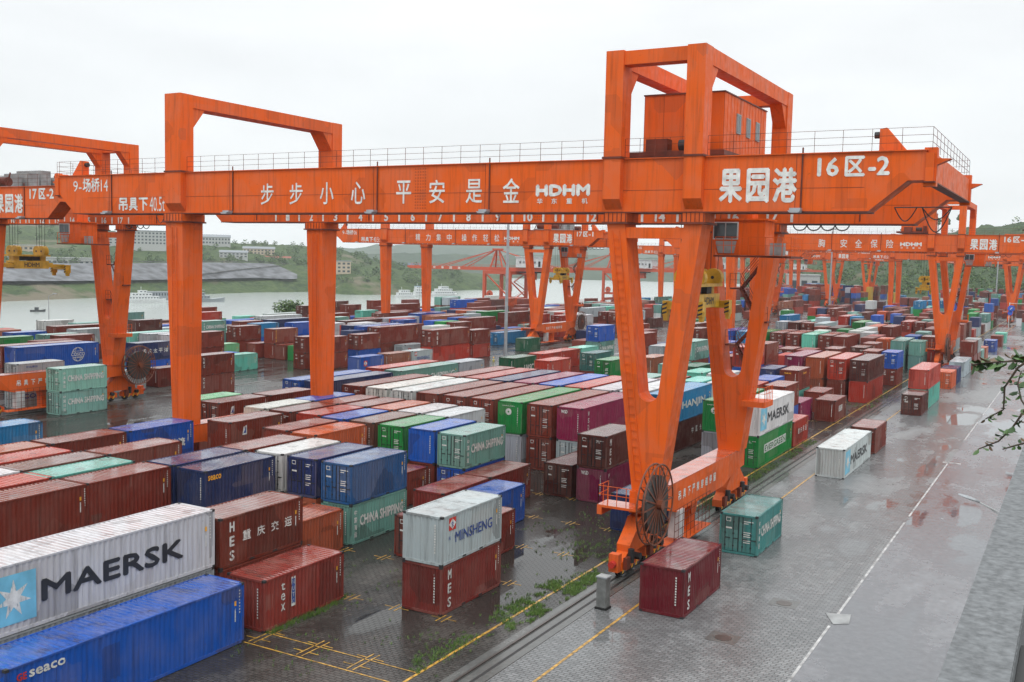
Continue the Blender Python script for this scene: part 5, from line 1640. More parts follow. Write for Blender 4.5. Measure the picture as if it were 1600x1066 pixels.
# lettering: (text, y centre, z centre, width, height, slot, bold) as shares of length / height on the long side; 'E' entries sit on the end
def star_panel(b, x, y, z, s):
    b.quad((x, y-s, z-s), (x, y+s, z-s), (x, y+s, z+s), (x, y-s, z+s), 5)
    pts = []
    for i in range(14):
        a = PI/2+PI*i/7; r = s*(.8 if i % 2 == 0 else .32); pts.append((x+.006, y+r*math.cos(a), z+r*math.sin(a)))
    for i in range(14): b.poly([(x+.006, y, z), pts[i], pts[(i+1) % 14]], 1)
def diamond(b, x, y, z, s):
    b.quad((x, y-s, z-s), (x, y+s, z-s), (x, y+s, z+s), (x, y-s, z+s), 7)
    b.quad((x+.006, y-s, z), (x+.006, y, z-s*.85), (x+.006, y+s, z), (x+.006, y, z+s*.85), 1)
    b.text('生', (x+.012, y, z), (0, 1, 0), (0, 0, 1), s*.7, s*.8, 4, .03)
def globe(b, x, y, z, s):
    for r in (s, s*.6):
        n = 24
        for i in range(n):
            a0 = 2*PI*i/n; a1 = 2*PI*(i+1)/n
            if abs(math.sin(a0)) < .3: continue
            k = 1.0 if r == s else .55
            b.quad((x, y+r*k*math.cos(a0)*(s/r)*.9, z+s*math.sin(a0)*.9), (x, y+s*k*math.cos(a0), z+s*math.sin(a0)), (x, y+s*k*math.cos(a1), z+s*math.sin(a1)), (x, y+s*k*math.cos(a1)*.9, z+s*math.sin(a1)*.9), 1)
    for dz in (-.45, .45): b.quad((x, y-s*.85, z+dz*s-.03), (x, y+s*.85, z+dz*s-.03), (x, y+s*.85, z+dz*s+.03), (x, y-s*.85, z+dz*s+.03), 1)
    b.text('COSCO', (x+.01, y, z+.02), (0, 1, 0), (0, 0, 1), s*2.2, s*.5, 1, .04); b.text('SHIPPING', (x+.01, y, z-.45*s), (0, 1, 0), (0, 0, 1), s*1.7, s*.25, 1, .03)
def letters(b, key, L, h, x):
    T = lambda s, y, z, w, hh, m=1, bd=.02: b.text(s, (x, y*L, z*h), (0, 1, 0), (0, 0, 1), w*L, hh*h, m, bd)
    def V(chars, y, z0, z1, w, m=1, bd=.03):
        n = len(chars); d = (z0-z1)/n
        for i, ch in enumerate(chars): T(ch, y, z0-d*(i+.5), w/L, d*.72, m, bd)
    if key == 'maersk': star_panel(b, x, .118*L, .5*h, .083*L); T('MAERSK', .53, .5, .62, .33, 3, .06)
    elif key == 'geseaco': T('GE', .055, .84, .035, .1, 7, .05); T('seaco', .145, .84, .13, .10, 1, .07)
    elif key == 'seaco': T('seaco', .12, .82, .18, .12, 6, .06)
    elif key == 'texs': V('tex', .12, .92, .36, .3)
    elif key == 'tex': V('tex', .22, .86, .26, .30); b.quad((x, .32*L, .3*h), (x, .37*L, .3*h), (x, .37*L, .88*h), (x, .32*L, .88*h), 1); b.quad((x+.004, .325*L, .36*h), (x+.004, .365*L, .36*h), (x+.004, .365*L, .84*h), (x+.004, .325*L, .84*h), 4); V('NUTO', .345, .84, .34, .16)
    elif key in ('mescq', 'mes', 'mesv', 'mesw'):
        V('HES' if key == 'mescq' else 'MES', .13, .93, .08, .34, 1, .06)
        if key == 'mescq':
            for i, ch in enumerate('重庆交运'): T(ch, .30+.17*i, .55, .095, .20, 1, .03)
    elif key == 'minsheng': diamond(b, x, .16*L, .80*h, .33); T('MINSHENG', .52, .5, .62, .22, 4, .02); T('民', .12, .52, .03, .07, 4, .02); T('生', .21, .52, .03, .07, 4, .02)
    elif key == 'minlogo': diamond(b, x, .22*L, .6*h, .42)
    elif key == 'cs': T('CHINA SHIPPING', .54, .56, .78, .27, 1, .05); V('中国海运', .08, .88, .15, .30)
    elif key == 'cosco': T('COSCO', .42, .55, .62, .22, 4, .06); T('中远集运', .30, .84, .24, .09, 4, .02)
    elif key == 'coscob': globe(b, x, .73*L, .5*h, .95)
    elif key == 'hanjin': T('HANJIN', .56, .5, .56, .33, 1, .06); b.text('H', (x, .2*L, .5*h), (0, 1, 0), (0, 0, 1), .7, .6, 1, .06); ring(b, x, .2*L, .5*h, .62, .5)
    elif key == 'evergreen':
        b.quad((x, .16*L, .38*h), (x, .80*L, .38*h), (x, .80*L, .66*h), (x, .16*L, .66*h), 1); b.text('EVERGREEN', (x+.006, .48*L, .52*h), (0, 1, 0), (0, 0, 1), .6*L, .2*h, 8, .06)
    elif key == 'uasc': T('UASC', .66, .42, .44, .34, 1, .06)
    elif key == 'wsd': V('WSD', .1, .9, .3, .28)
    elif key == 'wuliu': T('物流', .74, .42, .24, .26, 1, .05)
    elif key == 'cjkm':
        for i, ch in enumerate('中国长江'): T(ch, .55+.1*i, .55, .045, .22, 1, .03)
    elif key == 'cqsm':
        for i, ch in enumerate('重庆民运'): T(ch, .35+.16*i, .55, .09, .22, 1, .02)
    elif key == 'cqtpy':
        for i, ch in enumerate('重庆太平洋'): T(ch, .22+.16*i, .52, .12, .26, 1, .03)
    elif key == 'tri': b.poly([(x, .22*L, .55*h), (x, .30*L, .55*h), (x, .30*L, .84*h), (x, .24*L, .8*h)], 1); b.poly([(x+.004, .235*L, .6*h), (x+.004, .285*L, .6*h), (x+.004, .285*L, .78*h)], 4)
    elif key == 't': V('t', .1, .86, .5, .2)
    elif key == 'yel': T('tex', .5, .8, .3, .1, 6, .04)
    elif key == 'cf': b.quad((x, .3*L, .42*h), (x, .62*L, .42*h), (x, .62*L, .68*h), (x, .3*L, .68*h), 1); b.text('CFC', (x+.005, .46*L, .55*h), (0, 1, 0), (0, 0, 1), 1.5, .5, 0, .03)
    elif key == 'adn': T('A D N', .80, .35, .34, .3, 1, .06)
    elif key == 'gesea': V('GSEA', .07, .95, .1, .24, 6)
    # small code marks at the far end of every side
    for i, (z0, z1) in enumerate(((.52, .93), (.40, .62))):
        y = L-.32-i*.28
        n = 8
        for k in range(n): 
            z = (z0+(z1-z0)*k/n)*h; b.quad((x, y, z), (x, y+.07, z), (x, y+.07, z+.07), (x, y, z+.07), 1)
    b.quad((x, L-.62, .66*h), (x, L-.5, .66*h), (x, L-.5, .74*h), (x, L-.62, .74*h), 6)
def ring(b, x, y, z, r, r2):
    n = 20
    for i in range(n):
        a, c = 2*PI*i/n, 2*PI*(i+1)/n
        b.quad((x, y+r2*math.cos(a), z+r2*math.sin(a)), (x, y+r*math.cos(a), z+r*math.sin(a)), (x, y+r*math.cos(c), z+r*math.sin(c)), (x, y+r2*math.cos(c), z+r2*math.sin(c)), 1)
def corrug(n0, n1, pitch, d):
    """trapezoid wave from n0 to n1: list of (position, depth)"""
    n = max(3, round((n1-n0)/pitch)); p = (n1-n0)/n; out = [(n0, 0)]
    for i in range(n):
        a = n0+i*p; out += [(a+p*.25, 0), (a+p*.5, d), (a+p*.75, d), (a+p, 0)]
    return out
CW = 2.438
def g_frame(b, L, h):
    for x0, x1 in ((-CW, -CW+.09), (-.09, 0)):
        for y0, y1 in ((0, .1), (L-.1, L)): b.box(x0, x1, y0, y1, .12, h-.12)
        b.box(x0, x1, .1, L-.1, 0.03, .17); b.box(x0, x1, .1, L-.1, h-.1, h-.015)
    for y0, y1 in ((0, .09), (L-.09, L)): b.box(-CW+.09, -.09, y0, y1, .03, .17); b.box(-CW+.09, -.09, y0, y1, h-.13, h-.015)
    for x in (-CW-.004, -.174):
        for y in (-.004, L-.158):
            for z in (0, h-.118): b.box(x, x+.178, y, y+.162, z, z+.118, 2)
    b.quad((-CW+.05, .05, .1), (-CW+.05, L-.05, .1), (-.05, L-.05, .1), (-.05, .05, .1), 2)
    b.quad((-CW+.03, L-.1, .17), (-CW+.03, .1, .17), (-CW+.03, .1, h-.1), (-CW+.03, L-.1, h-.1))
    b.quad((-.09, L-.03, .17), (-CW+.09, L-.03, .17), (-CW+.09, L-.03, h-.13), (-.09, L-.03, h-.13))
    if L < 7:
        for y in (2.0, 3.7): b.box(.001, .003, y, y+.36, .05, .15, 2)
def g_side(b, L, h, key):
    p = corrug(.1, L-.1, .278, -.036); 
    rr = random.Random(key+str(L)); zs = (.17, .17+(h-.27)*.3, .17+(h-.27)*.68, h-.1)      # dented a little between the rails
    dn = [[0]+[rr.gauss(0, .007)-.006 for _ in (1, 2)]+[0] for _ in p]
    for i in range(len(p)-1):
        (a, d), (c, e) = p[i], p[i+1]
        for k in range(3): b.quad((-.012+d+dn[i][k], a, zs[k]), (-.012+e+dn[i+1][k], c, zs[k]), (-.012+e+dn[i+1][k+1], c, zs[k+1]), (-.012+d+dn[i][k+1], a, zs[k+1]))
    letters(b, key, L, h, -.004)
def g_end(b, L, h, key):
    p = corrug(-CW+.09, -.09, .25, .045)
    for (a, d), (c, e) in zip(p, p[1:]): b.quad((a, .015+d, .17), (c, .015+e, .17), (c, .015+e, h-.13), (a, .015+d, h-.13))
    n = 11
    for k in range(n): z = h*(.25+.6*k/n); b.quad((-.48, .006, z), (-.40, .006, z), (-.40, .006, z+.09), (-.48, .006, z+.09), 1)
    if key == 'logo':
        for i in range(16):
            a, c = 2*PI*i/16, 2*PI*(i+1)/16; cx, cz = -1.35, h*.68
            b.quad((cx+.09*math.cos(a), .005, cz+.09*math.sin(a)), (cx+.3*math.cos(a), .005, cz+.3*math.sin(a)), (cx+.3*math.cos(c), .005, cz+.3*math.sin(c)), (cx+.09*math.cos(c), .005, cz+.09*math.sin(c)), 1)
        b.text('UNIGLORY', (-1.35, .005, h*.86), (1, 0, 0), (0, 0, 1), 1.3, .09, 1, .03)
    if key in ('wsd',): b.text('WSD', (-1.75, .005, h*.86), (1, 0, 0), (0, 0, 1), .62, .3, 1, .06)
    if key == 'yel': b.text('tex', (-1.4, .005, h*.84), (1, 0, 0), (0, 0, 1), .9, .2, 6, .05)
def g_door(b, s, h, key):
    """one leaf, hinged at the outer post; s=0 left, 1 right"""
    x0, x1 = (-CW+.1, -CW/2-.01) if s == 0 else (-CW/2+.01, -.1)
    b.box(x0, x1, .035, .07, .19, h-.14)
    for i in range(4):
        z0 = .24+(h-.44)*i/4; z1 = z0+(h-.44)/4-.07; b.box(x0+.05, x0+.5, .018, .036, z0, z1); b.box(x0+.58, x1-.05, .018, .036, z0, z1)
    b.box(x0, x0+.02, .02, .035, .2, h-.15, 2) if s == 1 else b.box(x1-.02, x1, .02, .035, .2, h-.15, 2)
    rr = random.Random(key+str(s))
    if s == 1:
        for z, w in ((.83, .62), (.78, .3), (.56, .5), (.51, .4), (.46, .45), (.36, .5), (.31, .42)): b.quad((x0+.32, .012, z*h), (x0+.32+w, .012, z*h), (x0+.32+w, .012, z*h+.055), (x0+.32, .012, z*h+.055), 1)
    else:
        b.quad((x0+.3, .012, .80*h), (x0+.62, .012, .80*h), (x0+.62, .012, .9*h), (x0+.3, .012, .9*h), 1); b.quad((x0+.34, .011, .815*h), (x0+.58, .011, .815*h), (x0+.58, .011, .885*h), (x0+.34, .011, .885*h), 0)
        b.quad((x0+.3, .012, .62*h), (x0+.7, .012, .62*h), (x0+.7, .012, .66*h), (x0+.3, .012, .66*h), 1)
    if key in ('tex', 'texd') and s == 0: b.text('tex', (x0+.42, .009, .74*h), (1, 0, 0), (0, 0, 1), .5, .22, 1, .05)
def g_rods(b, s, h):
    x0 = -CW+.1 if s == 0 else -CW/2+.01
    for dx in (.27, .80):
        b.tube((x0+dx, -.005, .2), (x0+dx, -.005, h-.15), .022, 5, 2)
        for z in (.5, 1.3, h-.55): b.box(x0+dx-.05, x0+dx+.05, -.01, .02, z, z+.07, 2)
        b.box(x0+dx, x0+dx+.34, -.02, .0, 1.0, 1.05, 2)
def g_roof(b, L, h):
    p = corrug(.1, L-.1, .27, -.022); x0, x1 = -CW+.09, -.09
    for (a, d), (c, e) in zip(p, p[1:]): b.quad((x0, a, h-.02+d), (x1, a, h-.02+d), (x1, c, h-.02+e), (x0, c, h-.02+e), 8)
_cm = {}
def cmesh(kind, fn, *a):
    k = (kind,)+a
    if k not in _cm:
        b = MB(); fn(b, *a); _cm[k] = b.mesh(kind, CMATS)
    return _cm[k]
def whole(b, L, h, end, key):
    g_frame(b, L, h); g_side(b, L, h, key); g_roof(b, L, h)
    if end == 'd': g_door(b, 0, h, key); g_door(b, 1, h, key); g_rods(b, 0, h); g_rods(b, 1, h)
    else: g_end(b, L, h, key)
DESC = dict(maersk='with bold black lettering and a star panel', geseaco='with small red and white lettering', seaco='with yellow lettering', texs='with upright white letters', tex='with upright white lettering and a blue strip', mescq='with white brush lettering', mes='with three slanted white letters',
 mesv='with three slanted white letters', mesw='with three slanted white letters', minsheng='with a red diamond logo and blue lettering', minlogo='with a red diamond logo', cs='with wide white lettering', cosco='with blue lettering', coscob='with a white globe logo', hanjin='with a round white emblem and lettering',
 evergreen='with a white lettered band', uasc='with big white lettering', wsd='with white letters on end and side', wuliu='with two white characters', cjkm='with four white characters', cqsm='with small white characters', cqtpy='with five white characters', tri='with a white triangle logo', t='with a small white letter',
 yel='with yellow lettering', cf='with a white square panel', adn='with big spaced white letters', gesea='with upright yellow letters', logo='with a round white logo', texd='with white letters on its door')
ORD = ['zeroth','first','second','third','fourth','fifth','sixth','seventh','eighth','ninth','tenth','eleventh','twelfth','thirteenth','fourteenth','fifteenth','sixteenth','seventeenth','eighteenth','nineteenth','twentieth','twenty-first','twenty-second','twenty-third','twenty-fourth','twenty-fifth','twenty-sixth','twenty-seventh','twenty-eighth','twenty-ninth','thirtieth','thirty-first','thirty-second','thirty-third']
BLK = dict(F='nearest crane block', W='left crane block', L='line left of nearest crane', R='roadside line', V='line beside left crane', Z='riverbank yard', Q='far yard over the road')
rows = []
for ln in CTAB.strip().split('\n'):
    q = ln.split(); rows.append((float(q[0]), float(q[1]), float(q[2]), q[3], q[4], q[5], q[6], '' if q[7] == '-' else q[7], q[8], int(q[9]), int(q[10]), int(q[11]), q[12] == '1'))
rank = {}
for blk in set(r[8] for r in rows):
    xs = sorted(set(round(r[0]/1.6) for r in rows if r[8] == blk), reverse=True)
    groups = []
    for x in sorted(set(r[0] for r in rows if r[8] == blk), reverse=True):
        if not groups or groups[-1][-1]-x > 1.3: groups.append([x])
        else: groups[-1].append(x)
    for gi, gx in enumerate(groups):
        for yi, y in enumerate(sorted(set(r[1] for r in rows if r[8] == blk and r[0] in gx))):
            for x in gx: rank[(blk, x, y)] = (gi+1, yi+1)
far = MB(); farcol = []
seen_labels = {}
for (x, y, z, hk, lk, col, end, key, blk, lane, lev, tot, ind) in rows:
    L, h = LS[lk], HS[hk]; rgb, cname = PAL[col]
    rr = random.Random(int(x*100)*7919+int(y*100)*31+lev); k = rr.uniform(.85, 1.2); rgb = tuple(min(1, q*k*rr.uniform(.95, 1.05)) for q in rgb)
    d = math.hypot(x, y)
    if not ind:
        n0 = len(far.f)
        far.box(x-CW, x, y, y+L, z+.03, z+h-.02)
        farcol += [rgb]*(len(far.f)-n0); continue
    gi, yi = rank[(blk, x, y)]
    size = 'long' if lk == 'L' else 'short'
    lv = '' if tot == 1 else ('on top' if lev == tot else ('at bottom' if lev == 1 else 'in the middle'))
    desc = DESC.get(key, 'with doors facing' if end == 'd' else 'with plain sides')
    lab = f"{size} {cname} container {lv}, {ORD[gi]} lane, {ORD[yi]} row, {BLK[blk]}"
    full = f"{size} {cname} container {desc} {lv}, {ORD[gi]} lane {ORD[yi]} row, {BLK[blk]}".replace(' ,', ',')
    if len(full.split()) <= 16: lab = full
    elif len(f"{size} {cname} container {desc}, {lv} {ORD[gi]} lane {ORD[yi]} row".split()) <= 16 and key and blk == 'F': lab = f"{size} {cname} container {desc}, {lv} {ORD[gi]} lane {ORD[yi]} row"
    lab = ' '.join(lab.replace(' ,', ',').split())
    seen_labels[lab] = seen_labels.get(lab, 0)+1
    if d < 215:
        t = thing('shipping_container', lab, 'shipping container', (x, y, z), rr.uniform(-.004, .004), 'stacked shipping containers')
        ps = [put('frame', cmesh('frame', g_frame, L, h), t), put('side_wall', cmesh('side_wall', g_side, L, h, key), t), put('roof', cmesh('roof', g_roof, L, h), t)]
        if end == 'd':
            for s in (0, 1):
                o = put('door', cmesh('door', g_door, s, h, key), t); ps += [o, put('locking_bars', cmesh('locking_bars', g_rods, s, h), o)]
        else: ps.append(put('end_wall', cmesh('end_wall', g_end, L, h, key), t))
        for o in ps: o.color = (*rgb, 1)
    else:
        o = put('shipping_container', cmesh('container', whole, L, h, end, key), None, (x, y, z)); o.color = (*rgb, 1)
        tag(o, lab, 'shipping container', 'stacked shipping containers')
# tall far stacks standing crosswise, and a tank
for i, (x, cols_) in enumerate(((-127.5, ('n', 'm', 'm')), (-115.0, ('n', 'm', 'n')))):
    for j, cc in enumerate(cols_):
        o = put('shipping_container', cmesh('container', whole, 12.192, 2.896, 'b', ''), None, (x, 533, 2.9*j)); o.rotation_euler = (0, 0, -PI/2); o.color = (*PAL[cc][0], 1)
        tag(o, f"long {PAL[cc][1]} container side on in the far stack before the white warehouse, {('bottom', 'middle', 'top')[j]} {('left', 'right')[i]}", 'shipping container', 'stacked shipping containers')
for i, (x, y, z) in enumerate(((-104, 556, 0), (-104, 556, 2.6), (-101, 556, 0), (-101, 556, 2.6), (-98, 556, 0), (-98, 556, 2.6), (-98, 556, 5.2), (-88, 560, 0), (-88, 560, 2.6), (-85, 560, 0), (-85, 560, 2.6))):
    far.box(x-CW, x, y, y+6, z, z+2.57); farcol += [PAL['yl'][0]]*6
t = thing('tank_container', 'white cylindrical tank in a frame beside the bright green container, mid yard', 'tank container', (-76.9, 302, 2.62))
b = MB(); b.tube((-1.22, .5, 1.3), (-1.22, 5.5, 1.3), 1.15, 20, 0); b.build('tank', [M['offwhite']], t)
b = MB()
for x in (-2.4, -.04):
    for y in (0, 6): b.box(x-.06, x+.06, y-.06, y+.06, 0, 2.6)
    b.box(x-.05, x+.05, 0, 6, 0, .15)
for y in (0, 6): b.box(-2.4, -.04, y-.05, y+.05, 0, .15); b.box(-2.4, -.04, y-.05, y+.05, 2.5, 2.6)
b.build('frame', [M['steel']], t)
me = far.mesh('distant_containers', [M['farpaint']])
ca = me.color_attributes.new('paint', 'FLOAT_COLOR', 'CORNER'); buf = []
for p in me.polygons: buf += [*farcol[p.index], 1.0]*len(p.loop_indices)
ca.data.foreach_set('color', buf)
tag(put('distant_containers', me), 'mass of small far containers in many colours filling the back of the yard', 'containers', None, 'stuff')
for k_, n_ in seen_labels.items():
    if n_ > 1: print('DUPLICATE LABEL', k_, n_)
    if len(k_.split()) > 16: print('LONG LABEL', k_)
TWIGS = [
  ('leafy twig reaching into the frame above the white road line, thick with leaves', [(-0.049, 3.292, 18.151), (-0.131, 3.338, 18.12), (-0.192, 3.383, 18.103), (-0.256, 3.429, 18.091), (-0.299, 3.474, 18.078)], 1, 80, 0.034),
  ('thin twig hanging down with few small bronze leaves, under the leafy one', [(-0.082, 3.292, 18.164), (-0.162, 3.334, 18.09), (-0.196, 3.376, 18.026), (-0.198, 3.418, 17.952), (-0.249, 3.46, 17.913)], 2, 22, 0.02),
  ('arched twig with clustered leaves near the lamp, right edge', [(-0.043, 3.284, 18.057), (-0.135, 3.322, 17.97), (-0.167, 3.363, 17.908), (-0.206, 3.404, 17.855), (-0.264, 3.445, 17.818)], 3, 34, 0.025),
  ('short twig with buds at the right edge under the others', [(-0.035, 3.269, 17.93), (-0.116, 3.311, 17.878), (-0.159, 3.356, 17.854), (-0.192, 3.401, 17.833)], 4, 18, 0.018),
  ('upright leafy twig at the right edge above the lamp', [(-0.049, 3.264, 17.893), (-0.117, 3.321, 17.953), (-0.149, 3.375, 17.991), (-0.164, 3.429, 18.033), (-0.159, 3.483, 18.068)], 5, 28, 0.027),
]
HAZE = 0.0001
# ------------------------------------------------------------------ quay cranes by the river
QM = [M['qred'], M['white'], M['steel'], M['offwhite'], M['glass'], M['galv']]
def q_leg(x, y):
    def fn(b): b.box(x-.6, x+.6, y-.6, y+.6, 1.8, 17.2)
    return fn
def q_frame(b):
    for y in (0, 14): b.box(-.5, 12.5, y-.5, y+.5, 5.2, 6.3); b.bar((0, y, 16.5), (12, y, 6.3), .5, .5)
    for x in (0, 12): b.box(x-.55, x+.55, -.5, 14.5, 2.0, 3.3); b.box(x-.5, x+.5, -.4, 14.4, 15.8, 17.2)
    for y in (0, 14): b.box(-.4, 12.4, y-.5, y+.5, 15.9, 17.2)
def q_wheels(b):
    for x in (0, 12):
        for y in (-1.2, 1.2, 12.8, 15.2): b.box(x-.5, x+.5, y-1.0, y+1.0, .5, 1.9, 0); b.tube((x-.3, y-.5, .45), (x+.3, y-.5, .45), .45, 10, 2); b.tube((x-.3, y+.5, .45), (x+.3, y+.5, .45), .45, 10, 2)
def q_boom(b):
    for y in (4.5, 9.5):
        b.prism([(-42, 17.7), (-40, 17.2), (38, 17.2), (38, 18.7), (-40, 18.5), (-42, 18.3)], 'y', y-.45, y+.45)
    for x in range(-40, 38, 6): b.box(x-.2, x+.2, 4.9, 9.1, 17.5, 18.0)
    for i, ch in enumerate('重庆果园港'): b.text(ch, (-32+i*4.2, 4.03, 17.9), (1, 0, 0), (0, 0, 1), 1.3, 1.0, 1, .03)
    railing(b, [(-40, 4.1, 18.5), (36, 4.1, 18.5)], 1.0, 4, .05)
def q_tower(b):
    for y in (4.5, 9.5):
        b.bar((-.5, y, 17.2), (1.5, 7, 26.0), .6, .6); b.bar((6, y, 17.2), (2.5, 7, 26.0), .5, .5)
        for xt in (-26, -14): b.bar((xt, y, 18.5), (1.2, 7, 25.8), .28, .28)
        b.bar((30, y, 18.7), (2.5, 7, 25.8), .28, .28)
    b.box(0, 4, 5.8, 8.2, 25.6, 26.4)
    for z in (19.5, 21.5, 23.5): b.box(-.2, 3.5, 4.9+(z-17)*.25, 9.1-(z-17)*.25, z, z+.2); railing(b, [(-.2, 5+(z-17)*.25, z), (3.5, 5+(z-17)*.25, z)], 1, 1.2, .04)
def q_house(b):
    b.box(13, 25, 3, 11, 18.9, 23.0, 3); b.box(12.7, 25.3, 2.7, 11.3, 23.0, 23.3, 3)
    for i, ch in enumerate('重庆果园港'): b.text(ch, (15+i*1.7, 2.98, 20.9), (1, 0, 0), (0, 0, 1), 1.0, 1.0, 2, .03)
    b.box(23.4, 24.4, 2.95, 3, 19.2, 21.4, 2)
def q_cab(b): b.box(17, 20, 5.5, 8.5, 13.8, 16.6, 0); b.box(16.9, 17.0, 5.8, 8.2, 14.6, 16.2, 4); b.box(14, 22, 4.2, 9.8, 16.6, 17.1, 2)
def q_stair(b):
    for i in range(4): b.bar((12.9, 2 if i % 2 else 12, 2+i*3.6), (12.9, 12 if i % 2 else 2, 5.6+i*3.6), .5, .25); b.tube((13.2, 2 if i % 2 else 12, 3+i*3.6), (13.2, 12 if i % 2 else 2, 6.6+i*3.6), .06, 4)
def q_drum(b): b.tube((3.0, -.9, 7.6), (3.0, -.6, 7.6), 1.5, 20, 0); b.tube((3, -1, 7.6), (3, -.5, 7.6), .35, 10, 2)
def quay_crane(label, y, fac=1):
    t = thing('quay_crane', label, 'quay crane', (-217, y, -4), 0, 'red quay cranes along the river')
    for x in (0, 12):
        for yy in (0, 14): part('leg', ('ql', x, yy), q_leg(x, yy), QM, t)
    for n, f in (('cross_frame', q_frame), ('bogies', q_wheels), ('boom', q_boom), ('apex_tower', q_tower), ('machine_house', q_house), ('operator_cabin', q_cab), ('stairway', q_stair), ('cable_drum', q_drum)): part(n, 'q'+n, f, QM, t)
quay_crane('orange red quay crane with white machine house, first along the quay, beside the light mast', 361)
quay_crane('orange red quay crane seen between the V legs of the riverside gantry crane', 480)
quay_crane('orange red quay crane whose apex shows left of the nearest V leg', 600)
quay_crane('farthest orange red quay crane, faint behind the nearest crane\'s legs', 800)
b = MB(); railing(b, [(-223, 225+i*12, -4) for i in range(50)], 1.1, 3, .06)
for i in range(60): b.tube((-223.4, 226+i*9, -4), (-223.4, 226+i*9, -3.2), .3, 8)
tag(b.build('quay_fence', [M['steel']]), 'long low dark railing along the edge of the quay', 'fence')
b = MB(); b.box(-221, -212, 232, 300, -3.95, -3.2, 0); 
for i in range(16): b.box(-221, -220.8, 232+i*4.4, 233.6+i*4.4, -3.2, -1.7, 1)
b.box(-221, -220.8, 232, 300, -1.7, -1.4, 1)
tag(b.build('loading_ramp', [M['concrete'], M['yellow']]), 'low concrete ramp with a faded yellow barrier at the river edge', 'ramp')

# ------------------------------------------------------------------ ships and boats on the river
HM = [simple('grey_hull', (.25, .28, .3), .4), simple('white_hull', (.62, .64, .64), .35), M['glass'], simple('blue_roof', (.06, .2, .42), .4), simple('dark_hull', (.03, .035, .04), .4), M['red']]
def hull(b, L, w, h, m, x0=0):
    ring_ = lambda y, ww, z1, z0: [(x0-ww/2*.8, y, z0), (x0+ww/2*.8, y, z0), (x0+ww/2, y, z1), (x0-ww/2, y, z1)]
    b.loft([ring_(0, w*.8, h, -.5), ring_(L*.1, w, h*.95, -.6), ring_(L*.7, w, h*.95, -.6), ring_(L*.9, w*.6, h*1.2, -.5), ring_(L, w*.08, h*1.4, .2)], m)
def ship(label, name, x, y, rz, L, w, decks, cols, roof=None, mast=True):
    t = thing(name, label, 'ship' if L > 20 else 'boat', (x, y, -22), rz, 'boats on the river')
    b = MB(); hull(b, L, w, L*.055+.7, cols[0]); b.build('hull', HM, t)
    z = L*.055+.7
    for i, (a, c, hh) in enumerate(decks):
        b = MB(); b.box(-w*.42+.2*i, w*.42-.2*i, a*L, c*L, z, z+hh, cols[1]); n = max(2, int((c-a)*L/2.2))
        for k in range(n):
            y0 = (a+(c-a)*(k+.25)/n)*L; 
            for sx in (-1, 1): xx = sx*(w*.42-.2*i); b.box(xx-.03, xx+.03, y0, y0+(c-a)*L/n*.5, z+hh*.4, z+hh*.78, 2)
        b.build('deck_house', HM, t); z += hh
        b = MB(); b.box(-w*.46+.2*i, w*.46-.2*i, (a-.01)*L, (c+.01)*L, z, z+.18, roof if roof is not None and i == len(decks)-1 else cols[1]); b.build('deck_roof', HM, t); z += .18
    if mast: b = MB(); b.tube((0, decks[-1][0]*L+2, z), (0, decks[-1][0]*L+2, z+3), .12, 6, 1); b.box(-1, 1, decks[-1][0]*L+1.95, decks[-1][0]*L+2.05, z+1.8, z+2.0, 1); b.build('mast', HM, t)
    return t
ship('white passenger ship with two decks, moored left of the left straight leg', 'passenger_ship', -637, 530, -.42, 30, 6, [(.05, .8, 2.4), (.12, .62, 2.3), (.3, .5, 1.8)], (1, 1))
ship('grey pontoon with a flat roofed hall, moored behind the white passenger ship', 'pontoon_ship', -650, 552, -.42, 34, 9, [(.1, .95, 5)], (0, 0), None, False)
ship('grey patrol boat moored right of the left straight leg, bow to the right', 'patrol_boat', -623, 574, -.35, 34, 6.5, [(.15, .6, 2.2), (.3, .48, 2.2)], (0, 0))
ship('small white launch beside the grey pontoon', 'launch', -628, 560, -.42, 15, 4, [(.2, .65, 2)], (1, 1))
ship('white river cruiser standing before the green bank, left of the blue roofed one', 'river_cruiser', -585, 806, -.45, 22, 6, [(.08, .82, 2.6), (.2, .66, 2.4)], (1, 1))
ship('white river cruiser with a blue roof behind a straight crane leg', 'river_cruiser', -592, 846, -.45, 22, 7, [(.05, .6, 2.8), (.08, .5, 2.6), (.1, .42, 2.4)], (1, 1), 3)
ship('white three decked river cruiser beside the maroon quay container', 'river_cruiser', -580, 862, -.4, 30, 8, [(.05, .86, 2.6), (.15, .75, 2.5), (.3, .6, 2.3)], (1, 1))
ship('small dark fishing boat alone on the open river at the left', 'fishing_boat', -578, 407, -.5, 9, 2.2, [(.3, .55, 1.4)], (4, 4), None, False)

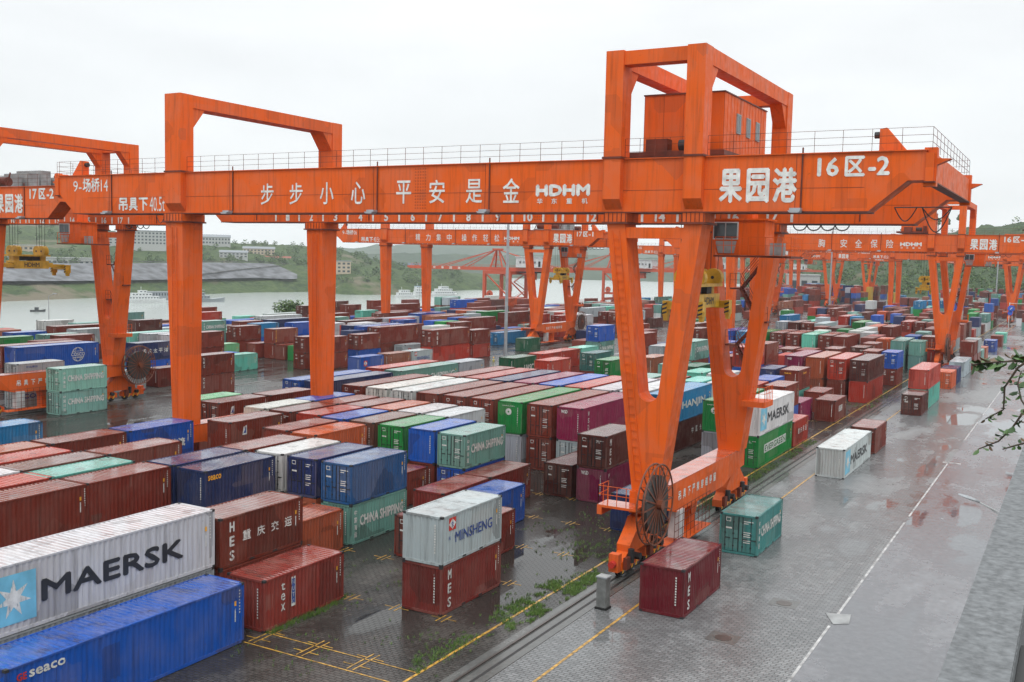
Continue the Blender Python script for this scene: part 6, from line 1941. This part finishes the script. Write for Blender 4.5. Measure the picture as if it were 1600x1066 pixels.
# ------------------------------------------------------------------ buildings on the far bank
BM = [simple('pale_wall', (.4, .41, .4), .7), M['glass'], simple('grey_roof', (.2, .22, .24), .6), simple('beige_wall', (.45, .37, .27), .7), simple('dark_blue_roof', (.04, .06, .1), .5), simple('red_roof', (.25, .06, .035), .6)]
def building(label, p, q, h, depth, fl, nw, wall=0, roof=2, pitched=False, name='building'):
    p = Vector(p); q = Vector(q); p.z = q.z = min(p.z, q.z)-2.5; L = (q-p).length; rz = math.atan2(q.y-p.y, q.x-p.x)
    t = thing(name, label, 'building', p, rz); h += 2.5
    b = MB(); b.box(0, L, 0, depth, -4, h, wall); b.build('wall', BM, t)
    b = MB()
    if pitched: b.prism([(-.6, h), (depth+.6, h), (depth/2, h+depth*.22)], 'x', -.6, L+.6, roof)
    else: b.box(-.5, L+.5, -.5, depth+.5, h, h+.9, roof)
    b.build('roof', BM, t)
    wm = None
    for i in range(fl):
        for k in range(nw):
            if wm is None:
                w_ = MB(); ww = L/nw*.55; wh = (h-3.2)/fl*.5; w_.box(0, ww, -.12, 0, 0, wh, 1); w_.box(-.15, ww+.15, -.2, -.1, -.25, 0, wall); wm = w_.mesh('window', BM)
            put('window', wm, t, ((k+.22)*L/nw, 0, 3.0+(h-3.2)*(i+.2)/fl))
        o = MB()
    return t
building('tall pale hotel block with six storeys on the far hillside, between the left crane legs', (-910, 767, 24), (-888, 793, 24), 15, 16, 4, 9, 0, 2)
building('slim pale tower beside the hotel on the far hillside', (-955, 760, 24), (-938, 781, 24), 13, 14, 4, 4, 0, 2)
building('long pale hall with a grey roof on the ridge right of the left straight leg', (-941, 896, 27), (-918, 920, 27), 9, 15, 2, 9, 0, 2, True)
building('pale two storey block among trees on the far hill, highest at the right', (-873, 895, 16), (-846, 920, 16), 7, 12, 2, 9, 3, 2, True)
building('pale villa row with grey pitched roof below the long hall', (-842, 827, 12), (-820, 848, 12), 6, 11, 2, 7, 0, 2, True)
building('beige riverside house with three rows of windows left of the bushy hill', (-712, 864, -2), (-697, 877, -2), 13, 10, 3, 4, 3, 2)
building('long low white factory wall with small windows above the grey slope', (-860, 584, 1), (-817, 644, 1), 8, 14, 1, 16, 0, 0)
building('beige hillside building behind the white factory', (-932, 639, 11), (-916, 661, 11), 9, 12, 2, 6, 3, 0)
building('dark blue roofed industrial shed far along the bank', (-781, 1076, 0), (-747, 1100, 0), 5, 20, 1, 8, 2, 4, True)
building('low house with a red roof on the far bank above the slope', (-832, 890, 10), (-812, 910, 10), 3, 8, 1, 6, 3, 5, True)
building('blank white warehouse wall behind the far yard, under the gantry legs', (-186, 733, -1), (-166, 741, -1), 12, 14, 1, 3, 0, 0)
building('low pale shed row at the back of the yard beside the white warehouse', (-150, 700, -1), (-118, 708, -1), 4, 10, 1, 8, 3, 2)

# ------------------------------------------------------------------ trees
LM = {}
for n, c in (('leaf_dark', (.022, .06, .012)), ('leaf_mid', (.045, .10, .02)), ('leaf_light', (.09, .15, .03)), ('leaf_bronze', (.10, .055, .02))):
    LM[n] = simple(n, c, .55, 0, .35, 3.0); 
LMAT = [LM['leaf_dark'], LM['leaf_mid'], LM['leaf_light']]
M['bark'] = simple('bark', (.07, .05, .035), .8, var=.4, scale=5)
def leaves(b, r_, c, rad, n, size, squash=.8):
    for _ in range(n):
        while True:
            p = Vector((r_.uniform(-1, 1), r_.uniform(-1, 1), r_.uniform(-1, 1)))
            if .25 < p.length < 1: break
        p = Vector((p.x*rad, p.y*rad, p.z*rad*squash))+Vector(c); s = size*r_.uniform(.6, 1.4)
        u = Vector((r_.uniform(-1, 1), r_.uniform(-1, 1), r_.uniform(-.6, .6))).normalized(); w = u.orthogonal().normalized(); w.rotate(Matrix.Rotation(r_.uniform(0, 6.3), 3, u)); 
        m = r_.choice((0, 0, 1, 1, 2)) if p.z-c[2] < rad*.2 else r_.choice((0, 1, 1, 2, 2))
        b.poly([p-u*s, p+w*s*.45, p+u*s, p-w*s*.45], m)
def tree(name, label, loc, h, rad, seed, n=9, per=130, size=.34, group=None, cat='tree', trunk=True):
    r_ = random.Random(seed); t = thing(name, label, cat, loc, r_.uniform(0, 6), group)
    b = MB(); b.tube((0, 0, -1), (0, 0, h*.55), h*.028, 8, 0, h*.014)
    cs = []
    for i in range(n):
        a = r_.uniform(0, 6.28); rr = rad*r_.uniform(.2, .75); z = h*r_.uniform(.42, .86); c = (rr*math.cos(a), rr*math.sin(a), z); cs.append((c, rad*r_.uniform(.32, .55)))
        b.tube((0, 0, h*r_.uniform(.25, .5)), c, h*.011, 5, 0, h*.004)
    b.build('trunk', [M['bark']], t)
    b = MB()
    for c, q in cs: leaves(b, r_, c, q, per, size)
    b.build('crown', LMAT, t); return t
tree('broadleaf_tree', 'bushy green tree rising behind the stacks left of the second straight leg', (-193, 217, -6), 11, 6.0, 5, 12, 200, .42)
tree('riverside_bush', 'low green bush on the quay edge right of the second straight leg', (-201, 262, -5), 6, 4.5, 6, 8, 130, .4, 'bushes along the quay')
tree('riverside_bush', 'second low bush farther along the quay, beside the aqua container', (-203, 275, -5), 5.5, 4, 8, 8, 120, .4, 'bushes along the quay')
for i, (p, hh) in enumerate((((-142, 949, 42), 11), ((-136, 950, 45), 10), ((-127, 952, 48), 12), ((-121, 952, 50), 13), ((-115, 953, 51), 12), ((-108, 954, 52), 10), ((-98, 955, 54), 12))):
    tree('ridge_tree', f'{("rounded", "low", "bushy", "tall", "slender", "short", "tall leafy")[i]} tree on the right hill crest, {ORD[i+1]} from the machine house', p, hh, 3.6, 20+i, 6, 60, .7, 'trees on the right hill crest')
# woods on the hills that read as one mass
def woods(name, label, spots, seed, size=1.2, per=60):
    r_ = random.Random(seed); b = MB()
    for x, y, z, h in spots:
        leaves(b, r_, (x, y, z+h*.5), h*.5, per, size*h/9, 1.0)
    tag(b.build(name, LMAT), label, 'woods', None, 'stuff')
r_ = random.Random(11); sp = []
for _ in range(1050):
    u = r_.uniform(.3, 11.5); v = r_.choice((r_.uniform(2.3, 5.8), r_.uniform(3.5, 6), r_.uniform(2.2, 3.2))) if u < 7.2 else r_.uniform(.9, 5.9)
    if fbm(u*8, v*8, .35) < -.02: continue
    x, y, z = bank_pt(u, min(v, 5.9)); sp.append((x, y, z-.5, r_.uniform(4, 8)))
woods('far_bank_woods', 'scattered green woods on the far river bank', sp, 12)
sp = []
for _ in range(1000):
    i = r_.randrange(len(RIGHT)-1); f = r_.random(); v = r_.uniform(.15, 3.95); j = int(v); g = v-j
    a = [p+(q-p)*g for p, q in zip(RIGHT[i][j], RIGHT[i][j+1])]; c = [p+(q-p)*g for p, q in zip(RIGHT[i+1][j], RIGHT[i+1][j+1])]
    x, y, z = [p+(q-p)*f for p, q in zip(a, c)]
    if v > 2.9 and i > 2 and r_.random() < .9: continue
    sp.append((x, y, z-1.5, r_.uniform(4.5, 8)))
woods('right_hill_woods', 'dark green woods covering the hill behind the yard', sp, 13, 1.1, 46)

# ------------------------------------------------------------------ masts, signs and small yard things
def lamp_post(name, label, x, y, z, h, r, head, group=None, arm=0):
    t = thing(name, label, 'lamp post', (x, y, z), 0, group)
    b = MB(); b.tube((0, 0, 0), (0, 0, h), r, 12, 0, r*.6); b.tube((0, 0, 0), (0, 0, .5), r*1.8, 12, 0); b.build('pole', [M['galv']], t)
    b = MB()
    if head == 'high':
        b.torus((0, 0, h-.4), (0, 0, 1), 1.1, .06, 16, 4)
        for i in range(8): a = i*PI/4; b.box(1.1*math.cos(a)-.22, 1.1*math.cos(a)+.22, 1.1*math.sin(a)-.22, 1.1*math.sin(a)+.22, h-.8, h-.4); b.tube((0, 0, h-.4), (1.1*math.cos(a), 1.1*math.sin(a), h-.4), .04, 4)
    else:
        b.tube((0, 0, h), (1.4, .2, h+.5), r*.5, 6); b.box(1.2, 2.0, .05, .4, h+.45, h+.6)
    b.build('lamp_head', [M['galv']], t); return t
lamp_post('high_mast_light', 'tall grey high mast light rising in front of the riverside crane', -92.0, 161, 0, 32, .34, 'high', 'high mast lights')
lamp_post('high_mast_light', 'thin grey high mast light behind the nearest V leg stairs', -92.9, 333, 0, 32, .34, 'high', 'high mast lights')
lamp_post('high_mast_light', 'thin grey high mast light standing before the white warehouse', -92.0, 430, 0, 34, .4, 'high', 'high mast lights')
lamp_post('high_mast_light', 'left one of two pale masts before the wooded hill', -52, 560, 0, 32, .4, 'high', 'high mast lights')
lamp_post('high_mast_light', 'right one of two pale masts before the wooded hill', -40, 575, 0, 32, .4, 'high', 'high mast lights')
for x, y, lab in ((-176, 128, 'slim lamp post by the river near the left edge'), (-178, 168, 'slim lamp post by the river between the left crane and the straight leg'), (-178, 215, 'slim lamp post by the river left of the bushy tree'), (-181, 262, 'slim lamp post by the quay right of the bushy tree')):
    lamp_post('street_lamp', lab, x, y, 0, 9, .09, 'arm', 'slim lamp posts along the river')
mossy = simple('mossy_concrete', (.125, .132, .137), .8, var=.38, scale=22)
# parapet beside the camera, with the deep wall it stands on
b = MB(); b.box(-.46, -.18, -2, 40, 0.02, 16.6); b.box(-.455, -.185, -2, 40, 16.6, 16.62)
tag(b.build('parapet_wall', [mossy]), 'thick grey concrete parapet close to the camera, over the road', 'wall')
b = MB(); b.box(-.178, .1, 1, 5.6, 16.2, 16.5);  # black board and posts added to darken the shaded gap behind the parapet
for i in range(8): b.tube((-.04, 1.2+i*.55, 15.5), (-.04, 1.2+i*.55, 16.4), .02, 6)
tag(b.build('dark_gap_board', [M['rubber']]), 'black board added for the dark gap behind the parapet at the frame edge', 'board')
t = thing('road_lamp', 'white street lamp head on a thin arm reaching over the road from the parapet', 'street lamp', (-1.15, 22, 0))
b = MB(); b.tube((0.12, 0, 0), (.12, 0, 13.35), .07, 10, 0, .05); b.build('pole', [M['galv']], t)
b = MB(); b.tube((.12, 0, 13.5), (-.5, 0, 13.76), .018, 8); b.tube((.1, 0, 13.42), (-.25, 0, 13.64), .009, 6); b.tube((.10, .05, 13.35), (.10, .05, 13.62), .02, 6); b.tube((.10, .05, 13.6), (.10, .05, 13.68), .05, 10); b.build('arm', [M['offwhite']], t)
b = MB(); b.loft([[(x, y*w, 13.76+(-.48-x)*.26+z*k) for y, z in ((-.08, 0), (-.05, .03), (.05, .03), (.08, 0), (.05, -.02), (-.05, -.02))] for x, w, k in ((-.44, .3, .6), (-.52, .6, 1), (-.68, 1, 1), (-.84, .5, .5))]); b.build('lamp_head', [M['galv']], t)
# leafy twigs hanging in at the right
def twig(label, pts, seed, n, lsz, r0=.004):
    r_ = random.Random(seed); t = thing('shrub_branch', label, 'branch', pts[0], 0, 'twigs of the shrub by the parapet'); o = Vector(pts[0])
    P = [Vector(p)-o for p in pts]; b = MB()
    for i, (a, c) in enumerate(zip(P, P[1:])): b.tube(a, c, r0*(1-.7*i/len(P)), 6, 0, r0*(1-.7*(i+1)/len(P)))
    b.build('stem', [M['bark']], t)
    b = MB()
    for k in range(n):
        u = r_.random()**.8*(len(P)-1.001); i = int(u); p = P[i].lerp(P[i+1], u-i)
        d = Vector((r_.uniform(-1, 1), r_.uniform(-1, 1), r_.uniform(-.9, .7))).normalized(); s = lsz*r_.uniform(.55, 1.2)
        w = d.cross(Vector((r_.uniform(-.4, .4), r_.uniform(-.4, .4), 1))).normalized()*s*.33; up = d.cross(w).normalized()*s*.10; m = r_.choice((0, 0, 1, 1, 2))
        q = p+d*s*.12; 
        b.poly([q, q+d*s*.35+w+up, q+d*s*.75+w*.8+up, q+d*s], m); b.poly([q, q+d*s, q+d*s*.75-w*.8+up, q+d*s*.35-w+up], m)
    b.build('leaves', [LM['leaf_dark'], LM['leaf_mid'], LM['leaf_bronze']], t)
for lab, pts, seed, n, ls in TWIGS: twig(lab, pts, seed, n, ls)
# steel pillar on the crane rail, blue sign, worker
t = thing('cable_pillar', 'grey metal cable pillar standing on the crane rail strip before the maroon container', 'pillar', (-21.3, 48.3, 0), -.05)
b = MB(); b.box(-.33, .33, -.33, .33, 0, .12, 1); b.box(-.27, .27, -.27, .27, .12, 1.7); b.build('body', [simple('pillar_grey', (.16, .165, .16), .4, var=.35, scale=3), M['rubber']], t)
b = MB(); b.box(-.31, .31, -.31, .31, 1.7, 1.77); b.box(-.25, .25, -.25, .25, 1.771, 1.778, 1); b.build('cap', [M['galv'], M['grey']], t)
t = thing('road_sign', 'blue round sign on a white pole at the end of the lane', 'sign', (-20.15, 346, 0))
b = MB(); b.tube((0, 0, 0), (0, 0, 8.4), .12, 8); b.tube((0, 0, 8.2), (9, 0, 8.2), .07, 6); b.build('pole', [M['offwhite']], t)
b = MB(); b.tube((.5, -.18, 6.6), (.5, -.1, 6.6), 1.0, 20, 0); b.tube((.3, -.18, 5.2), (.3, -.1, 5.2), .7, 20, 0); b.bar((.2, -.2, 6.3), (.8, -.2, 6.9), .05, .2, 1); b.build('panel', [simple('sign_blue', (.03, .10, .5), .3), M['white']], t)
def person(label, x, y, rz):
    t = thing('person', label, 'person', (x, y, 0), rz)
    V = [(0, 0, .95), (0, 0, 1.2), (0, .01, 1.45), (0, .02, 1.56), (-.1, 0, .92), (-.12, .12, .5), (-.12, .05, .06), (-.12, .2, .04), (.1, 0, .92), (.12, -.14, .52), (.12, -.30, .1), (.12, -.18, .03), (-.2, 0, 1.42), (-.27, -.08, 1.14), (-.26, .08, .9), (.2, 0, 1.42), (.27, .10, 1.14), (.25, .25, .95), (0, .03, 1.68), (0, .03, 1.76)]
    E = [(0, 1), (1, 2), (2, 3), (0, 4), (4, 5), (5, 6), (6, 7), (0, 8), (8, 9), (9, 10), (10, 11), (2, 12), (12, 13), (13, 14), (2, 15), (15, 16), (16, 17), (3, 18), (18, 19)]
    rad = [.15, .14, .15, .055, .09, .065, .045, .035, .09, .065, .045, .035, .06, .045, .035, .06, .045, .035, .10, .085]
    me = bpy.data.meshes.new('person_body'); me.from_pydata(V, E, []); o = put('body', me, t); me.materials.append(simple('work_clothes', (.42, .40, .30), .7))
    md = o.modifiers.new('skin', 'SKIN'); o.modifiers.new('sub', 'SUBSURF').levels = 1
    for i, q in enumerate(rad): me.skin_vertices[0].data[i].radius = (q, q)
    me.skin_vertices[0].data[0].use_root = True
    b = MB(); b.loft([[((.125-.02*k*k)*math.cos(a), .03+(.14-.02*k*k)*math.sin(a), 1.73+.06*k) for a in [i*PI/5 for i in range(10)]] for k in (0, 1, 2)], 0); b.build('helmet', [M['yellow']], t)
    b = MB(); b.box(-.13, .13, -.15, -.13, 1.05, 1.45); b.box(-.13, .13, .14, .16, 1.05, 1.45); b.build('vest', [simple('vest_yellow', (.5, .45, .1), .6)], t)
person('worker in pale work clothes and a helmet walking beside the tall light mast', -85.8, 146.2, .6)
# grass in the joints of the paving
GRM = [simple('grass_mid', (.05, .12, .018), .6, 0, .3), simple('grass_light', (.095, .19, .03), .6, 0, .3), simple('grass_yellow', (.16, .2, .06), .6, 0, .3)]
r_ = random.Random(4); b = MB()
def tuft(x, y, h, n):
    for _ in range(n):
        a = r_.uniform(0, 6.28); d = r_.uniform(0, .10); px, py = x+d*math.cos(a), y+d*math.sin(a); hh = h*r_.uniform(.5, 1.3); lx, ly = r_.uniform(-.6, .6)*hh, r_.uniform(-.6, .6)*hh; w = .014
        b.poly([(px-w, py, 0), (px+w, py, 0), (px+lx, py+ly, hh)], r_.choice((0, 1, 1, 2)))
for _ in range(5200):
    z = r_.random()
    if z < .40: x, y = r_.gauss(-23.9, .42), r_.uniform(43, 57)
    elif z < .50: x, y = r_.gauss(-25.2, .35), r_.gauss(49, 1.2)
    elif z < .62: x, y = r_.gauss(-25.2, .45), r_.uniform(36, 47)
    elif z < .72: x, y = r_.gauss(-26.5, 1.8), r_.uniform(55, 69)
    elif z < .88: x, y = r_.gauss(-24.0, .4), r_.uniform(66, 108)
    elif z < .94: x, y = r_.uniform(-33.9, -33.2), r_.uniform(36, 43)
    else: x, y = r_.gauss(-24.0, 1.6), r_.uniform(135, 160)
    if fbm(x, y, .45)+.7*fbm(x, y, 1.7) < -.12: continue
    if x > -23.45: continue
    tuft(x, y, .13 if z < .8 else .2, 6)
for _ in range(1500):
    x, y = r_.uniform(-37, -25), r_.uniform(33, 68)
    if fbm(x, y, .5) < .22: continue
    tuft(x, y, .12, 5)
tag(b.build('grass', GRM), 'green grass and weeds growing between the pavers along the crane rail', 'grass', None, 'stuff')
# air: one even box of haze
b = MB(); b.box(-5200, 700, -800, 5600, -26, 190)
hz = b.build('haze', []); m = bpy.data.materials.new('haze_air'); m.use_nodes = True; tt = m.node_tree; tt.nodes.clear()
o_ = tt.nodes.new('ShaderNodeOutputMaterial'); pv = tt.nodes.new('ShaderNodeVolumePrincipled'); pv.inputs['Color'].default_value = (.93, .97, 1, 1); pv.inputs['Density'].default_value = HAZE; pv.inputs['Anisotropy'].default_value = .2
tt.links.new(pv.outputs[0], o_.inputs['Volume']); hz.data.materials.append(m); tag(hz, 'pale river haze hanging in the air over the port', 'haze', None, 'stuff')
